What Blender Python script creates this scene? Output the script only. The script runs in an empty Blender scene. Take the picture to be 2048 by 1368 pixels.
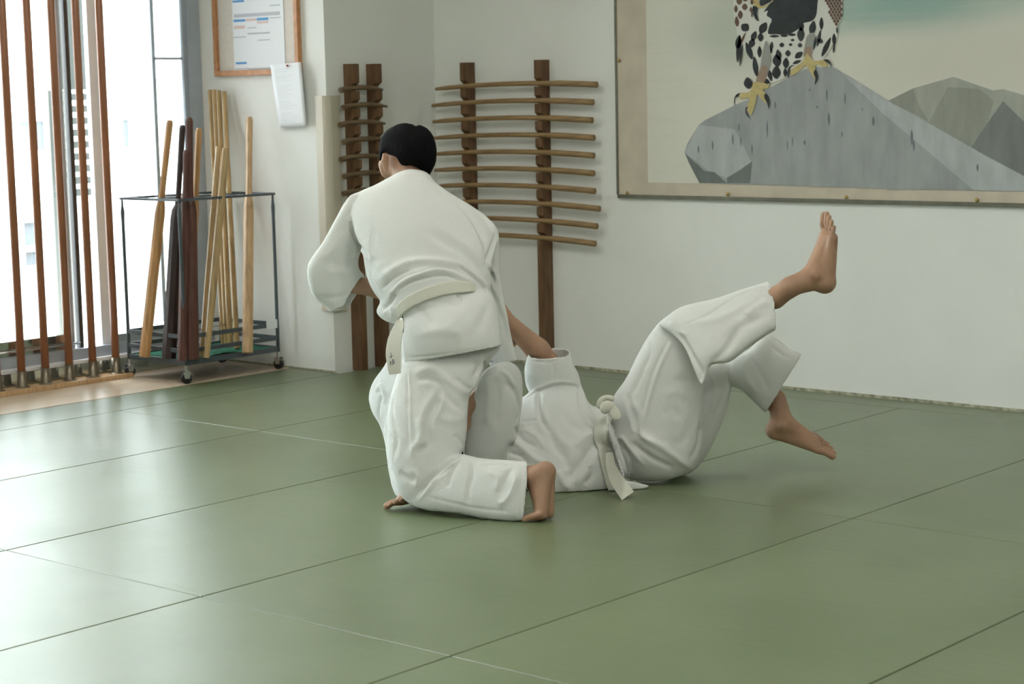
import bpy, bmesh, math, random
import numpy as np
from mathutils import Vector, Matrix, noise
from mathutils.bvhtree import BVHTree
from mathutils.geometry import delaunay_2d_cdt
random.seed(7); np.random.seed(7)
scn = bpy.context.scene
COL = scn.collection
R3 = math.radians

# ------------------------------------------------------------------ camera
CAM = np.array([0, 0, 1.31])
CR = np.array([0.75463005, 0.65581516, -0.0209753])
CU = np.array([-0.0680834, 0.11005645, 0.99159076])
CF = np.array([-0.65260872, 0.74685611, -0.12770203])
FPX = 3821.35
cd = bpy.data.cameras.new('camera'); cam = bpy.data.objects.new('camera', cd); COL.objects.link(cam)
cd.sensor_width = 36; cd.lens = FPX / 2048 * 36; cd.clip_end = 200
cd.dof.use_dof = True; cd.dof.focus_distance = 6.2; cd.dof.aperture_fstop = 6.3
M = Matrix(((CR[0], CU[0], -CF[0], 0), (CR[1], CU[1], -CF[1], 0), (CR[2], CU[2], -CF[2], CAM[2]), (0, 0, 0, 1)))
cam.matrix_world = M
scn.camera = cam
# ------------------------------------------------------------------ world, lights, exposure
w = bpy.data.worlds.new('world'); scn.world = w; w.use_nodes = True
bg = w.node_tree.nodes['Background']
bg.inputs[0].default_value = (0.85, 0.93, 1.0, 1); bg.inputs[1].default_value = 16.5
scn.view_settings.view_transform = 'Standard'; scn.view_settings.look = 'None'
scn.view_settings.gamma = 1; scn.view_settings.exposure = 0.0; scn.view_settings.use_curve_mapping = False

def area(name, loc, rot, sx, sy, power, col=(1, 1, 1)):
    l = bpy.data.lights.new(name, 'AREA'); l.shape = 'RECTANGLE'; l.size = sx; l.size_y = sy
    l.energy = power; l.color = col
    o = bpy.data.objects.new(name, l); COL.objects.link(o); o.location = loc; o.rotation_euler = rot
    return o
# area lights added under the ceiling as room fill, out of the camera's view
for i, (x, y) in enumerate([(-5.6, 4.2), (-3.0, 4.2), (-0.4, 4.2), (-5.6, 0.8), (-3.0, 0.8), (-0.4, 0.8), (2.2, 2.4)]):
    area('ceiling_fill_light', (x, y, 2.93), (0, 0, 0), 0.35, 1.3, 22.5, (1, 0.985, 0.89))

def pl(px, py, ax, v):
    d = CF * FPX + (px - 1024) * CR - (py - 684) * CU
    return CAM + d * ((v - CAM[ax]) / d[ax])
def P(px, py, D):
    return CAM + CF * D + CR * ((px - 1024) / FPX * D) - CU * ((py - 684) / FPX * D)

# ------------------------------------------------------------------ materials
def mat(name, col, rough=0.6, metal=0, var=0.0, vscale=8, bump=0.0, bscale=60, spec=0.5, stretch=(1, 1, 1), col2=None, obj=True, sheen=0, detail=4, aniso=None):
    m = bpy.data.materials.new(name); m.use_nodes = True
    nt = m.node_tree; b = nt.nodes['Principled BSDF']
    b.inputs['Roughness'].default_value = rough; b.inputs['Metallic'].default_value = metal
    b.inputs['Specular IOR Level'].default_value = spec
    if sheen: b.inputs['Sheen Weight'].default_value = sheen
    b.inputs['Base Color'].default_value = (*col, 1)
    tc = nt.nodes.new('ShaderNodeTexCoord'); mp = nt.nodes.new('ShaderNodeMapping'); mp.inputs['Scale'].default_value = stretch
    nt.links.new(tc.outputs['Object'], mp.inputs[0])
    if var or col2:
        n = nt.nodes.new('ShaderNodeTexNoise'); n.inputs['Scale'].default_value = vscale; n.inputs['Detail'].default_value = detail
        nt.links.new(mp.outputs[0], n.inputs['Vector'])
        r = nt.nodes.new('ShaderNodeValToRGB')
        c2 = col2 if col2 else tuple(max(0, c * (1 - var)) for c in col)
        c1 = col if col2 else tuple(min(1, c * (1 + var)) for c in col)
        r.color_ramp.elements[0].position = 0.3; r.color_ramp.elements[1].position = 0.7
        r.color_ramp.elements[0].color = (*c2, 1); r.color_ramp.elements[1].color = (*c1, 1)
        nt.links.new(n.outputs['Fac'], r.inputs[0]); nt.links.new(r.outputs[0], b.inputs['Base Color'])
    if bump:
        n = nt.nodes.new('ShaderNodeTexNoise'); n.inputs['Scale'].default_value = bscale; n.inputs['Detail'].default_value = 3
        nt.links.new(mp.outputs[0], n.inputs['Vector'])
        bp = nt.nodes.new('ShaderNodeBump'); bp.inputs['Strength'].default_value = bump; bp.inputs['Distance'].default_value = 0.01
        nt.links.new(n.outputs['Fac'], bp.inputs['Height']); nt.links.new(bp.outputs[0], b.inputs['Normal'])
    return m
MT = {}
MT['wall'] = mat('painted plaster', (0.86, 0.86, 0.82), 0.75, var=0.02, vscale=3, bump=0.08, bscale=25)
MT['ceil'] = mat('ceiling paint', (0.8, 0.8, 0.78), 0.8)
MT['woodfloor'] = mat('pale floor boards', (0.66, 0.52, 0.38), 0.3, var=0.10, vscale=3, stretch=(12, 1, 1), bump=0.03)
MT['oldwood'] = mat('dark rack wood', (0.15, 0.075, 0.032), 0.5, var=0.35, vscale=5, stretch=(9, 9, 1.2), bump=0.1)
MT['bokken'] = mat('oiled oak', (0.30, 0.19, 0.085), 0.42, var=0.3, vscale=6, stretch=(1.5, 12, 12), bump=0.05)
MT['tanto'] = mat('grey brown oak', (0.16, 0.105, 0.055), 0.45, var=0.3, vscale=6, stretch=(12, 1.5, 12), bump=0.05)
MT['pole'] = mat('red brown varnished pole', (0.36, 0.15, 0.075), 0.32, var=0.2, vscale=4, stretch=(6, 6, .6))
MT['ferrule'] = mat('brass ferrule', (0.23, 0.19, 0.14), 0.35, metal=0.8, var=0.2)
MT['steel'] = mat('blue grey painted steel', (0.065, 0.085, 0.098), 0.38, var=0.15, spec=0.6)
MT['alu'] = mat('window aluminium', (0.46, 0.51, 0.57), 0.3, metal=0.35, var=0.05)
MT['alud'] = mat('dark window rail', (0.05, 0.05, 0.045), 0.35)
MT['rubber'] = mat('black rubber', (0.015, 0.015, 0.015), 0.5)
MT['chrome'] = mat('chromed steel', (0.6, 0.6, 0.6), 0.25, metal=1)
MT['turf'] = mat('green turf', (0.02, 0.19, 0.11), 0.9, var=0.5, vscale=90, bump=1.0, bscale=200)
MT['palewood'] = mat('pale ash wood', (0.56, 0.36, 0.19), 0.45, var=0.22, vscale=5, stretch=(10, 10, .8), bump=0.05)
MT['honeywood'] = mat('honey oak', (0.50, 0.28, 0.11), 0.45, var=0.25, vscale=5, stretch=(10, 10, .8), bump=0.05)
MT['bamboo'] = mat('dried bamboo', (0.46, 0.31, 0.14), 0.4, var=0.25, vscale=5, stretch=(8, 8, .6), bump=0.04)
MT['redwood'] = mat('red brown hardwood', (0.10, 0.034, 0.022), 0.4, var=0.3, vscale=5, stretch=(10, 10, .8), bump=0.05)
MT['ebony'] = mat('near black hardwood', (0.03, 0.014, 0.012), 0.4, var=0.3, vscale=5, stretch=(10, 10, .8))
MT['frame'] = mat('orange wood frame', (0.52, 0.24, 0.10), 0.45, var=0.2, vscale=5, stretch=(6, 6, 6))
MT['cork'] = mat('pale pinboard', (0.66, 0.60, 0.53), 0.8, var=0.05, vscale=60)
MT['paper'] = mat('white paper', (0.82, 0.83, 0.85), 0.7)
MT['ink'] = mat('grey print', (0.50, 0.52, 0.56), 0.7)
MT['inkblue'] = mat('blue print', (0.10, 0.32, 0.62), 0.7)
MT['inkpink'] = mat('pink print', (0.72, 0.56, 0.52), 0.7)
MT['padding'] = mat('beige corner guard', (0.62, 0.56, 0.45), 0.4, var=0.03, vscale=4)
MT['brass'] = mat('brass tack', (0.45, 0.31, 0.12), 0.35, metal=0.8)
MT['trim'] = mat('yellowed painted trim', (0.42, 0.41, 0.30), 0.6, var=0.5, vscale=40)
MT['kick'] = mat('glossy grey green panel', (0.50, 0.54, 0.49), 0.07, metal=0.9, spec=0.9)
MT['white'] = mat('white sill paint', (0.8, 0.81, 0.83), 0.4)

def glass_mat():
    m = bpy.data.materials.new('window glass'); m.use_nodes = True; nt = m.node_tree
    for n in list(nt.nodes): nt.nodes.remove(n)
    o = nt.nodes.new('ShaderNodeOutputMaterial'); mx = nt.nodes.new('ShaderNodeMixShader')
    t = nt.nodes.new('ShaderNodeBsdfTransparent'); g = nt.nodes.new('ShaderNodeBsdfGlossy'); g.inputs['Roughness'].default_value = 0.02
    t.inputs[0].default_value = (0.95, 0.97, 0.96, 1)
    f = nt.nodes.new('ShaderNodeFresnel'); f.inputs[0].default_value = 1.5
    nt.links.new(f.outputs[0], mx.inputs[0]); nt.links.new(t.outputs[0], mx.inputs[1]); nt.links.new(g.outputs[0], mx.inputs[2]); nt.links.new(mx.outputs[0], o.inputs[0])
    return m
MT['glass'] = glass_mat()

def tatami_mat():
    m = bpy.data.materials.new('green vinyl mat'); m.use_nodes = True; nt = m.node_tree; b = nt.nodes['Principled BSDF']
    L = nt.links.new
    tc = nt.nodes.new('ShaderNodeTexCoord')
    geo = nt.nodes.new('ShaderNodeNewGeometry')
    n = nt.nodes.new('ShaderNodeTexNoise'); n.inputs['Scale'].default_value = 2.2; n.inputs['Detail'].default_value = 5
    L(geo.outputs['Position'], n.inputs['Vector'])
    r = nt.nodes.new('ShaderNodeValToRGB'); r.color_ramp.elements[0].position = .3; r.color_ramp.elements[1].position = .72
    r.color_ramp.elements[0].color = (0.130, 0.166, 0.080, 1); r.color_ramp.elements[1].color = (0.160, 0.198, 0.100, 1)
    L(n.outputs['Fac'], r.inputs[0])
    oi = nt.nodes.new('ShaderNodeObjectInfo'); hs = nt.nodes.new('ShaderNodeHueSaturation'); mr = nt.nodes.new('ShaderNodeMapRange')
    mr.inputs['To Min'].default_value = 0.94; mr.inputs['To Max'].default_value = 1.06
    L(oi.outputs['Random'], mr.inputs['Value']); L(mr.outputs[0], hs.inputs['Value']); L(r.outputs[0], hs.inputs['Color']); L(hs.outputs[0], b.inputs['Base Color'])
    n3 = nt.nodes.new('ShaderNodeTexNoise'); n3.inputs['Scale'].default_value = 3; n3.inputs['Detail'].default_value = 6
    L(geo.outputs['Position'], n3.inputs['Vector'])
    r3 = nt.nodes.new('ShaderNodeMapRange'); r3.inputs['To Min'].default_value = 0.30; r3.inputs['To Max'].default_value = 0.40
    L(n3.outputs['Fac'], r3.inputs['Value']); L(r3.outputs[0], b.inputs['Roughness'])
    b.inputs['Specular IOR Level'].default_value = 0.5; b.inputs['IOR'].default_value = 1.9
    # coarse waviness of the vinyl and fine straw weave
    mp = nt.nodes.new('ShaderNodeMapping'); mp.inputs['Rotation'].default_value = (0, 0, R3(35)); mp.inputs['Scale'].default_value = (6, 26, 6)
    L(geo.outputs['Position'], mp.inputs[0])
    n2 = nt.nodes.new('ShaderNodeTexNoise'); n2.inputs['Scale'].default_value = 1.0; n2.inputs['Detail'].default_value = 3.0
    L(mp.outputs[0], n2.inputs['Vector'])
    n4 = nt.nodes.new('ShaderNodeTexNoise'); n4.inputs['Scale'].default_value = 160; n4.inputs['Detail'].default_value = 2
    L(geo.outputs['Position'], n4.inputs['Vector'])
    b1 = nt.nodes.new('ShaderNodeBump'); b1.inputs['Strength'].default_value = 0.30; b1.inputs['Distance'].default_value = 0.0028
    b2 = nt.nodes.new('ShaderNodeBump'); b2.inputs['Strength'].default_value = 0.0; b2.inputs['Distance'].default_value = 0.0001
    L(n2.outputs['Fac'], b1.inputs['Height']); L(n4.outputs['Fac'], b2.inputs['Height']); L(b1.outputs[0], b2.inputs['Normal']); L(b2.outputs[0], b.inputs['Normal'])
    return m
MT['tatami'] = tatami_mat()

# ------------------------------------------------------------------ mesh helpers
def link(name, me, m=None, parent=None):
    o = bpy.data.objects.new(name, me); COL.objects.link(o)
    if m is not None and len(me.materials) == 0:
        for k in (m if isinstance(m, (list, tuple)) else [m]): me.materials.append(k)
    if parent is not None:
        o.parent = parent; off = Vector((0, 0, 0)); q = parent
        while q is not None: off += q.location + q.matrix_parent_inverse.translation; q = q.parent
        o.matrix_parent_inverse = Matrix.Translation(-off)
    return o
def finish(name, bm, m, parent=None, smooth=False, bevel=0, angle=None):
    bmesh.ops.recalc_face_normals(bm, faces=bm.faces)
    me = bpy.data.meshes.new(name); bm.to_mesh(me); bm.free()
    if smooth:
        for p in me.polygons: p.use_smooth = True
    o = link(name, me, m, parent)
    if bevel:
        b = o.modifiers.new('bevel', 'BEVEL'); b.width = bevel; b.segments = 2; b.limit_method = 'ANGLE'; b.angle_limit = R3(40)
    return o
def bx(bm, x0, x1, y0, y1, z0, z1, mi=0):
    v = [bm.verts.new(c) for c in ((x0, y0, z0), (x1, y0, z0), (x1, y1, z0), (x0, y1, z0), (x0, y0, z1), (x1, y0, z1), (x1, y1, z1), (x0, y1, z1))]
    for f in ((0, 3, 2, 1), (4, 5, 6, 7), (0, 1, 5, 4), (1, 2, 6, 5), (2, 3, 7, 6), (3, 0, 4, 7)):
        g = bm.faces.new([v[i] for i in f]); g.material_index = mi
def box(name, b, m, parent=None, bevel=0):
    bm = bmesh.new(); bx(bm, *b); return finish(name, bm, m, parent, bevel=bevel)
def ring_loft(bm, rings, cap=True, closed=False, mi=0):
    vr = [[bm.verts.new(tuple(p)) for p in r] for r in rings]; n = len(vr[0])
    pairs = list(zip(vr[:-1], vr[1:])) + ([(vr[-1], vr[0])] if closed else [])
    for a, b in pairs:
        for i in range(n):
            f = bm.faces.new((a[i], a[(i + 1) % n], b[(i + 1) % n], b[i])); f.material_index = mi
    if cap and not closed:
        bm.faces.new(vr[0][::-1]).material_index = mi; bm.faces.new(vr[-1]).material_index = mi
def sweep(bm, pts, rad, n=12, cap=True, up=(0, 0, 1), sq=1.0, closed=False, mi=0, rot=0):
    pts = [Vector(p) for p in pts]; rings = []
    for i, p in enumerate(pts):
        a = pts[max(i - 1, 0)]; b = pts[min(i + 1, len(pts) - 1)]
        if closed: a = pts[i - 1]; b = pts[(i + 1) % len(pts)]
        t = (b - a).normalized(); u = Vector(up)
        if abs(t.dot(u)) > 0.95: u = Vector((1, 0, 0))
        s = t.cross(u).normalized(); u = s.cross(t).normalized()
        r = rad[i] if isinstance(rad, (list, tuple)) else rad
        r1, r2 = r if isinstance(r, (list, tuple)) else (r, r * sq)
        rings.append([p + s * (r1 * math.cos(2 * math.pi * k / n + rot)) + u * (r2 * math.sin(2 * math.pi * k / n + rot)) for k in range(n)])
    ring_loft(bm, rings, cap, closed, mi)
def tube(name, pts, rad, m, parent=None, n=12, **k):
    bm = bmesh.new(); sweep(bm, pts, rad, n, **k); return finish(name, bm, m, parent, smooth=True)
def thing(name, label, cat, loc=(0, 0, 0), group=None):
    o = bpy.data.objects.new(name, None); COL.objects.link(o); o.location = loc; o.empty_display_size = 0.1
    return tag(o, label, cat, group)
def tag(o, label, cat, group=None, kind=None):
    o['label'] = label; o['category'] = cat
    if group: o['group'] = group
    if kind: o['kind'] = kind
    return o
def struct(o): o['kind'] = 'structure'; return o
def copy_tree(o, parent=None):
    c = o.copy(); COL.objects.link(c)
    if parent is not None:
        inv = o.matrix_parent_inverse.copy(); c.parent = parent; c.matrix_parent_inverse = inv
    for ch in list(o.children): copy_tree(ch, c)
    return c

# ------------------------------------------------------------------ room shell
XW = -7.585; YB = 6.33; XS = -6.67; YR = 7.087; H = 3.0; YK = -4.0; XK = 4.0
bm = bmesh.new()
bx(bm, XW - 0.1, -6.985, YK, YB, -0.14, 0.0, 0)
bx(bm, -6.985, XK, YK, YR, -0.14, -0.042, 1)
struct(finish('floor', bm, [MT['woodfloor'], mat('subfloor', (0.03, 0.035, 0.02), 0.9)]))
struct(box('ceiling', (XW - 0.1, XK, YK, YR + 0.1, H, H + 0.1), MT['ceil']))
struct(box('wall_right', (XS - 0.15, XK, YR, YR + 0.12, -0.14, H), MT['wall']))
struct(box('wall_back', (XS - 0.15, XS, YB + 0.12, YR, -0.14, H), MT['wall']))
struct(box('wall_left', (XW - 0.1, XS, YB, YB + 0.12, -0.14, H), MT['wall']))
struct(box('wall_front', (XW - 0.1, XK, YK - 0.12, YK, -0.14, H), MT['wall']))
bm = bmesh.new()
bx(bm, XK, XK + 0.12, YK, YR, -0.14, H)
struct(finish('wall_near', bm, MT['wall']))
# baseboards / thin yellowed trim where wall meets mats
struct(box('baseboard_right', (XS, XK, YR - 0.006, YR, -0.04, 0.012), MT['trim']))
struct(box('baseboard_left', (-7.55, XS, YB - 0.006, YB, 0.0, 0.008), MT['trim']))
# window wall: sill, head, frames, glass
def window():
    def s(name, b, m, bev=0.002): return struct(box(name, b, m, bevel=bev))
    yw = lambda px, py=300: pl(px, py, 0, XW)[1]
    s('trim_1', (XW - 0.06, XW + 0.07, YK, YB, 0.082, 0.100), MT['white'])
    s('trim_2', (XW - 0.06, XW + 0.03, YK, YB, 0.100, 0.150), MT['alu'])
    s('trim_3', (XW - 0.06, XW + 0.02, YK, YB, 2.5, 2.56), MT['alu'])
    s('trim_8', (XW - 0.06, XW + 0.062, YK, YB, 0.0, 0.082), MT['kick'])
    struct(box('wall_window', (XW - 0.08, XW + 0.02, YK, YB, 2.56, H), MT['wall']))
    e = yw(131)
    edges = [-4.0, -2.6, -1.2, 0.2, 1.6, 3.0, 4.2, e]
    k = 1
    for i, (a, b) in enumerate(zip(edges[:-1], edges[1:])):
        bm = bmesh.new()
        bx(bm, XW - .03, XW, a, a + .035, .15, 2.5); bx(bm, XW - .03, XW, b - .028, b - .0, .15, 2.5)
        bx(bm, XW - .03, XW, a + .035, b - .028, 2.46, 2.5)
        fr = struct(finish('window_%d' % k, bm, MT['alu'], bevel=0.002)); k += 1
        box('bottom_rail', (XW - .026, XW - .002, a + .035, b - .028, .15, .222), MT['kick'], fr)
        box('glass_pane', (XW - .018, XW - .014, a + .035, b - .028, .222, 2.46), MT['glass'], fr)
    s('trim_4', (XW - .02, XW + .012, yw(146) - .022, yw(146) + .0, .15, 2.5), MT['alud'])
    y0, y1 = yw(186), yw(207)
    s('trim_5', (XW - .03, XW, y0, y1, .15, 2.5), MT['white'])
    yb = yw(309, 100)
    bm = bmesh.new()
    bx(bm, XW - .03, XW, y1, y1 + .01, .15, 2.5); bx(bm, XW - .03, XW, 6.225, 6.25, .15, 2.5)
    bx(bm, XW - .02, XW - .008, yb - .009, yb + .010, .222, 2.46); bx(bm, XW - .02, XW - .008, yb, 6.225, 1.524, 1.537)
    bx(bm, XW - .03, XW, y1 + .01, 6.225, .15, .19); bx(bm, XW - .03, XW, y1 + .01, 6.225, 2.46, 2.5)
    fr = struct(finish('window_%d' % k, bm, MT['alu'], bevel=0.001))
    box('glass_pane', (XW - .016, XW - .013, y1 + .01, 6.225, .19, 2.46), MT['glass'], fr)
    s('trim_7', (XW - .03, XW + .012, 6.25, YB, .0, 2.56), MT['alu'])
window()
rod = tube('security_rod', [(XW + .02, 4.9, .176), (XW + .02, 5.50, .176)], .006, MT['chrome'])
tag(rod, 'thin steel rod lying across the foot of the sliding window behind the poles', 'rod')

# tatami mats ---------------------------------------------------------------
xs = [-6.975, -6.632, -5.737, -4.808, -3.915, -3.008, -2.116, -1.205, -0.3, 0.6]
ys = [-0.43, 1.38, 3.195, 5.012, 6.90]
def tmat(x0, x1, y0, y1, label):
    g = .0022
    bm = bmesh.new(); bx(bm, x0 + g, x1 - g, y0 + g, y1 - g, -0.0415, 0)
    o = finish('tatami_mat', bm, MT['tatami'], bevel=0.0025)
    tag(o, label, 'mat', 'green tatami mats on the hall floor')
LBL = {
 (1, 2): 'glare-streaked green mat beside the narrow edge strip at the far left',
 (1, 3): 'green mat before the wheeled stick cart, running to the pillar corner',
 (2, 2): 'glare-streaked green mat left of the kneeling person, cut by the left edge',
 (2, 3): 'green mat behind the kneeling person, before the short dagger rack',
 (3, 2): 'green mat from the leftmost seam crossing to under the kneeling knee',
 (3, 3): 'green mat mostly hidden behind the two people, along the foot of the long sword rack',
 (3, 1): 'small piece of pale green mat at the left edge, beside the leftmost seam crossing',
 (4, 1): 'glare-whitened green mat filling the lower left corner of the photo',
 (4, 2): 'green mat directly in front of the kneeling foot, largest unbroken mat in the centre',
 (4, 3): 'green mat under the two raised bare feet',
 (5, 1): 'green mat at the bottom centre edge of the photo',
 (5, 2): 'green mat filling the lower right foreground',
 (5, 3): 'green mat at the right edge, just before the narrow strip under the painting',
 (6, 2): 'green mat showing only as a triangle in the lower right corner',
 (6, 3): 'green mat at far right edge beyond the long foreground mat',
}
for i in range(1, 9):
    for j in range(4):
        if (i, j) in LBL or (i <= 7 and j > 0):
            tmat(xs[i], xs[i + 1], ys[j], ys[j + 1], LBL.get((i, j), 'green tatami mat outside the photographed area'))
tmat(xs[0], xs[1], 1.38, YB - .006, 'narrow green mat strip along the pale wooden floor by the window')
tmat(xs[1], 1.5, 6.90, YR - .008, 'narrow green mat strip along the foot of the painted wall')

# ------------------------------------------------------------------ outside
XO = -15.0
MT['facade'] = mat('white rendered facade', (0.80, 0.80, 0.78), 0.8, var=0.02, vscale=1.5)
MT['outglass'] = mat('dull outside window', (0.09, 0.105, 0.115), 0.6)
MT['outgrey'] = mat('grey green shutter', (0.075, 0.085, 0.07), 0.6)
MT['concrete'] = mat('pale yard concrete', (0.5, 0.48, 0.45), 0.85, var=0.06, vscale=2)
bld = thing('building', 'pale rendered building with small windows seen hazily through the glass', 'building', (XO, 9, -0.3))
bm = bmesh.new(); bx(bm, XO - 3, XO, -6, 26, -0.3, 6.4); finish('wall', bm, MT['facade'], bld)
def outwin(pa, pb, fr=True):
    a = pl(*pa, 0, XO); b = pl(*pb, 0, XO)
    y0, y1 = sorted((a[1], b[1])); z0, z1 = sorted((a[2], b[2]))
    bm = bmesh.new(); t = .05
    for q in ((y0 - t, y1 + t, z1, z1 + t), (y0 - t, y1 + t, z0 - t * 1.6, z0), (y0 - t, y0, z0, z1), (y1, y1 + t, z0, z1)):
        bx(bm, XO, XO + .05, *q)
    f = finish('window', bm, MT['facade'], bld)
    box('pane', (XO, XO + .012, y0, y1, z0, z1), MT['outglass'] , f)
MT['paleglass'] = mat('pale outside window', (0.09, 0.105, 0.115), 0.6)
for a, b in (((33, 243), (88, 300)), ((237, 239), (257, 294)), ((40, 432), (96, 528)), ((187, 240), (208, 303))): outwin(a, b)
bm = bmesh.new()
for z in (0.25, -0.02): bx(bm, XO, XO + .10, -6, 26, z, z + .05)
finish('ledge', bm, MT['concrete'], bld)
g = box('yard', (-40, XW - .12, -12, 40, -0.36, -0.3), MT['concrete']); struct(g); g.name = 'ground'
# parapet across the yard with an arched white fender shape (parked scooter shield)
pw = box('low_wall', (XO + 1.6, XO + 1.75, 2, 20, -0.3, -0.05), MT['concrete'])
tag(pw, 'low pale wall across the yard below the outside windows', 'wall')
hoop = tube('bicycle_rack_hoop', [tuple(pl(x, y, 0, XO + 2.4)) for x, y in ((0, 600), (3, 520), (12, 450), (28, 395), (50, 362), (72, 362), (88, 400), (92, 470), (94, 600), (94, 640))], .045, MT['facade'], n=10)
tag(hoop, 'white arched metal hoop standing outside behind the leftmost poles', 'hoop')
# grey shutter housing and slatted stair seen in the gap of the mullion
st = thing('slatted_screen', 'grey green slatted outdoor screen seen through the mullion gap', 'screen', (-8.1, 5.9, -0.3))
xq = -8.05
A_ = pl(112, 180, 0, xq); B_ = pl(186, 180, 0, xq)
box('panel', (xq - .05, xq, A_[1], B_[1], A_[2], 3.2), MT['outgrey'], st)
for k in range(9):
    zz = pl(150, 192 + 24 * k, 0, xq)[2]
    box('slat', (xq - .10, xq, A_[1] + .08, B_[1], zz - .022, zz + .012), MT['outgrey'], st)
box('backing', (xq - .22, xq - .18, A_[1] + .08, B_[1], -0.3, A_[2]), mat('louver backing', (0.15, 0.155, 0.14), .7), st)
tp = thing('capped_post', 'beige round post with brown cap standing outside behind the mullion', 'post', tuple(pl(139, 640, 0, -7.95)))
a_ = pl(139, 250, 0, -7.95)
tube('post', [(a_[0], a_[1], -0.3), tuple(a_)], .013, MT['padding'], tp)
tube('cap', [tuple(a_), (a_[0], a_[1], a_[2] + .035)], .0135, MT['oldwood'], tp)

# ------------------------------------------------------------------ poles in front of the window
XP = -7.46
pb = box('pole_base_board', (XP - .05, -7.40, 1.0, 5.685, 0.0, 0.022), MT['palewood'], bevel=.002)
tag(pb, 'long wooden base board on the floor holding the row of brown poles', 'board')
def make_pole(y, z1=2.93):
    t = thing('pole', 'x', 'pole', (XP, y, .022), 'brown vertical poles along the window')
    tube('shaft', [(XP, y, .06), (XP, y, z1)], .0185, MT['pole'], t, n=20)
    bm = bmesh.new()
    sweep(bm, [(XP, y, .022), (XP, y, .024), (XP, y, .0245), (XP, y, .030), (XP, y, .098)], [.036, .036, .026, .0235, .0215], 24)
    finish('ferrule', bm, MT['ferrule'], t, smooth=True)
    return t
py_ = [pl(x, y, 0, XP)[1] for x, y in ((233, 750), (187, 757), (140, 763), (92.5, 770), (45, 777))]
dy = (py_[0] - py_[4]) / 4
pole = make_pole(py_[0])
plab = ['brown vertical pole nearest the wheeled cart, rightmost of the pole row', 'second brown pole from the cart, just right of the dark window mullion',
        'middle brown pole of the row, just left of the dark window mullion', 'second brown pole from the left edge of the photo', 'leftmost brown pole, cut by the photo left edge at its top']
for i in range(5):
    o = pole if i == 0 else copy_tree(pole)
    o.location = (XP, py_[i], .022)
    o['label'] = plab[i]
for i in range(1, 8):
    o = copy_tree(pole); o.location = (XP, py_[4] - dy * i, .022)
    o['label'] = 'brown vertical pole of the row continuing beyond the left edge of the photo'

# ------------------------------------------------------------------ notched racks
def rack_profile(n, z_first, pitch, d=.067, ztop=1.478):
    """2D outline (depth, z) of one notched post, from floor up"""
    pts = [(0, .0), (0, ztop), (d, ztop)]
    z = ztop
    for k in range(n):
        zs = z_first - k * pitch            # top of the ledge that carries sword k
        pts += [(d, zs + .040), (d - .030, zs + .017), (d - .030, zs), (d, zs)]
    pts += [(d, .0)]
    return pts
def post(name, prof, fn, wd, m, parent):
    bm = bmesh.new()
    a = [bm.verts.new(fn(p[0], p[1], 0)) for p in prof]; b = [bm.verts.new(fn(p[0], p[1], wd)) for p in prof]
    bm.faces.new(a); bm.faces.new(b[::-1])
    for i in range(len(a)):
        j = (i + 1) % len(a); bm.faces.new((a[i], b[i], b[j], a[j]))
    return finish(name, bm, m, parent)
# long rack on the painted wall
SP = .0818; Z0 = 1.352
rk = thing('sword_rack', 'dark wooden two-post notched rack against the far wall, holding curved wooden swords', 'rack', (-6.2, YR, -.0))
prof = rack_profile(10, Z0, SP)
for x in (-6.438, -5.958):
    post('post', prof, lambda d, z, w_, x=x: (x + w_, YR - .001 - d, z), .040, MT['oldwood'], rk)
def bokken_mesh(L=1.03):
    bm = bmesh.new(); n = 26; pts = []; rad = []
    for i in range(n + 1):
        t = i / n; x = L * (t - .5)
        pts.append((x, 0, -.0155 * (2 * t - 1.04) ** 2 + .004))
        if t > .76: r = (.0115, .0145)
        elif t > .74: r = (.0108, .0135)
        elif t < .05: r = (.006 + .05 * t, .0085 + .03 * t)
        else: r = (.0088 + .002 * t, .0112 + .002 * t)
        rad.append(r)
    sweep(bm, pts, rad, 12)
    bmesh.ops.recalc_face_normals(bm, faces=bm.faces)
    me = bpy.data.meshes.new('wooden_sword'); bm.to_mesh(me); bm.free()
    for p in me.polygons: p.use_smooth = len(p.vertices) == 4
    me.materials.append(MT['bokken']); return me
sm = bokken_mesh()
ends = [1198, 1190, 1190, 1192, 1192, 1193, 1193, 1204, 1199, 1194]
ords = ['topmost', 'second from the top', 'third from the top', 'fourth from top', 'fifth from top', 'sixth from top', 'seventh from top', 'third from the bottom', 'second from the bottom', 'lowest']
extra = ['', '', '', ', its tip behind the black hair', ', its tip behind the head', ", its tip behind the neck", ", its tip behind the shoulder", ', reaching farthest right', '', ', its left half hidden by the shoulder']
for k in range(10):
    o = bpy.data.objects.new('wooden_sword', sm); COL.objects.link(o)
    yb_ = YR - .067 + .0135
    xe = pl(ends[k] - 4, 170 + 35 * k, 1, yb_)[0]
    o.location = (xe - .515, yb_, Z0 - k * SP + .0125)
    o.rotation_euler = (0, R3([.1, 0, .2, .2, .4, .6, .8, .9, 1.0, 1.1][k] * .7 + .0), 0)
    o.scale = (1.0 + .006 * math.sin(k * 2.3), 1, 1)
    tag(o, 'curved oak sword on the long rack, %s%s' % (ords[k], extra[k]), 'wooden sword', 'curved wooden swords on the long rack')
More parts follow.
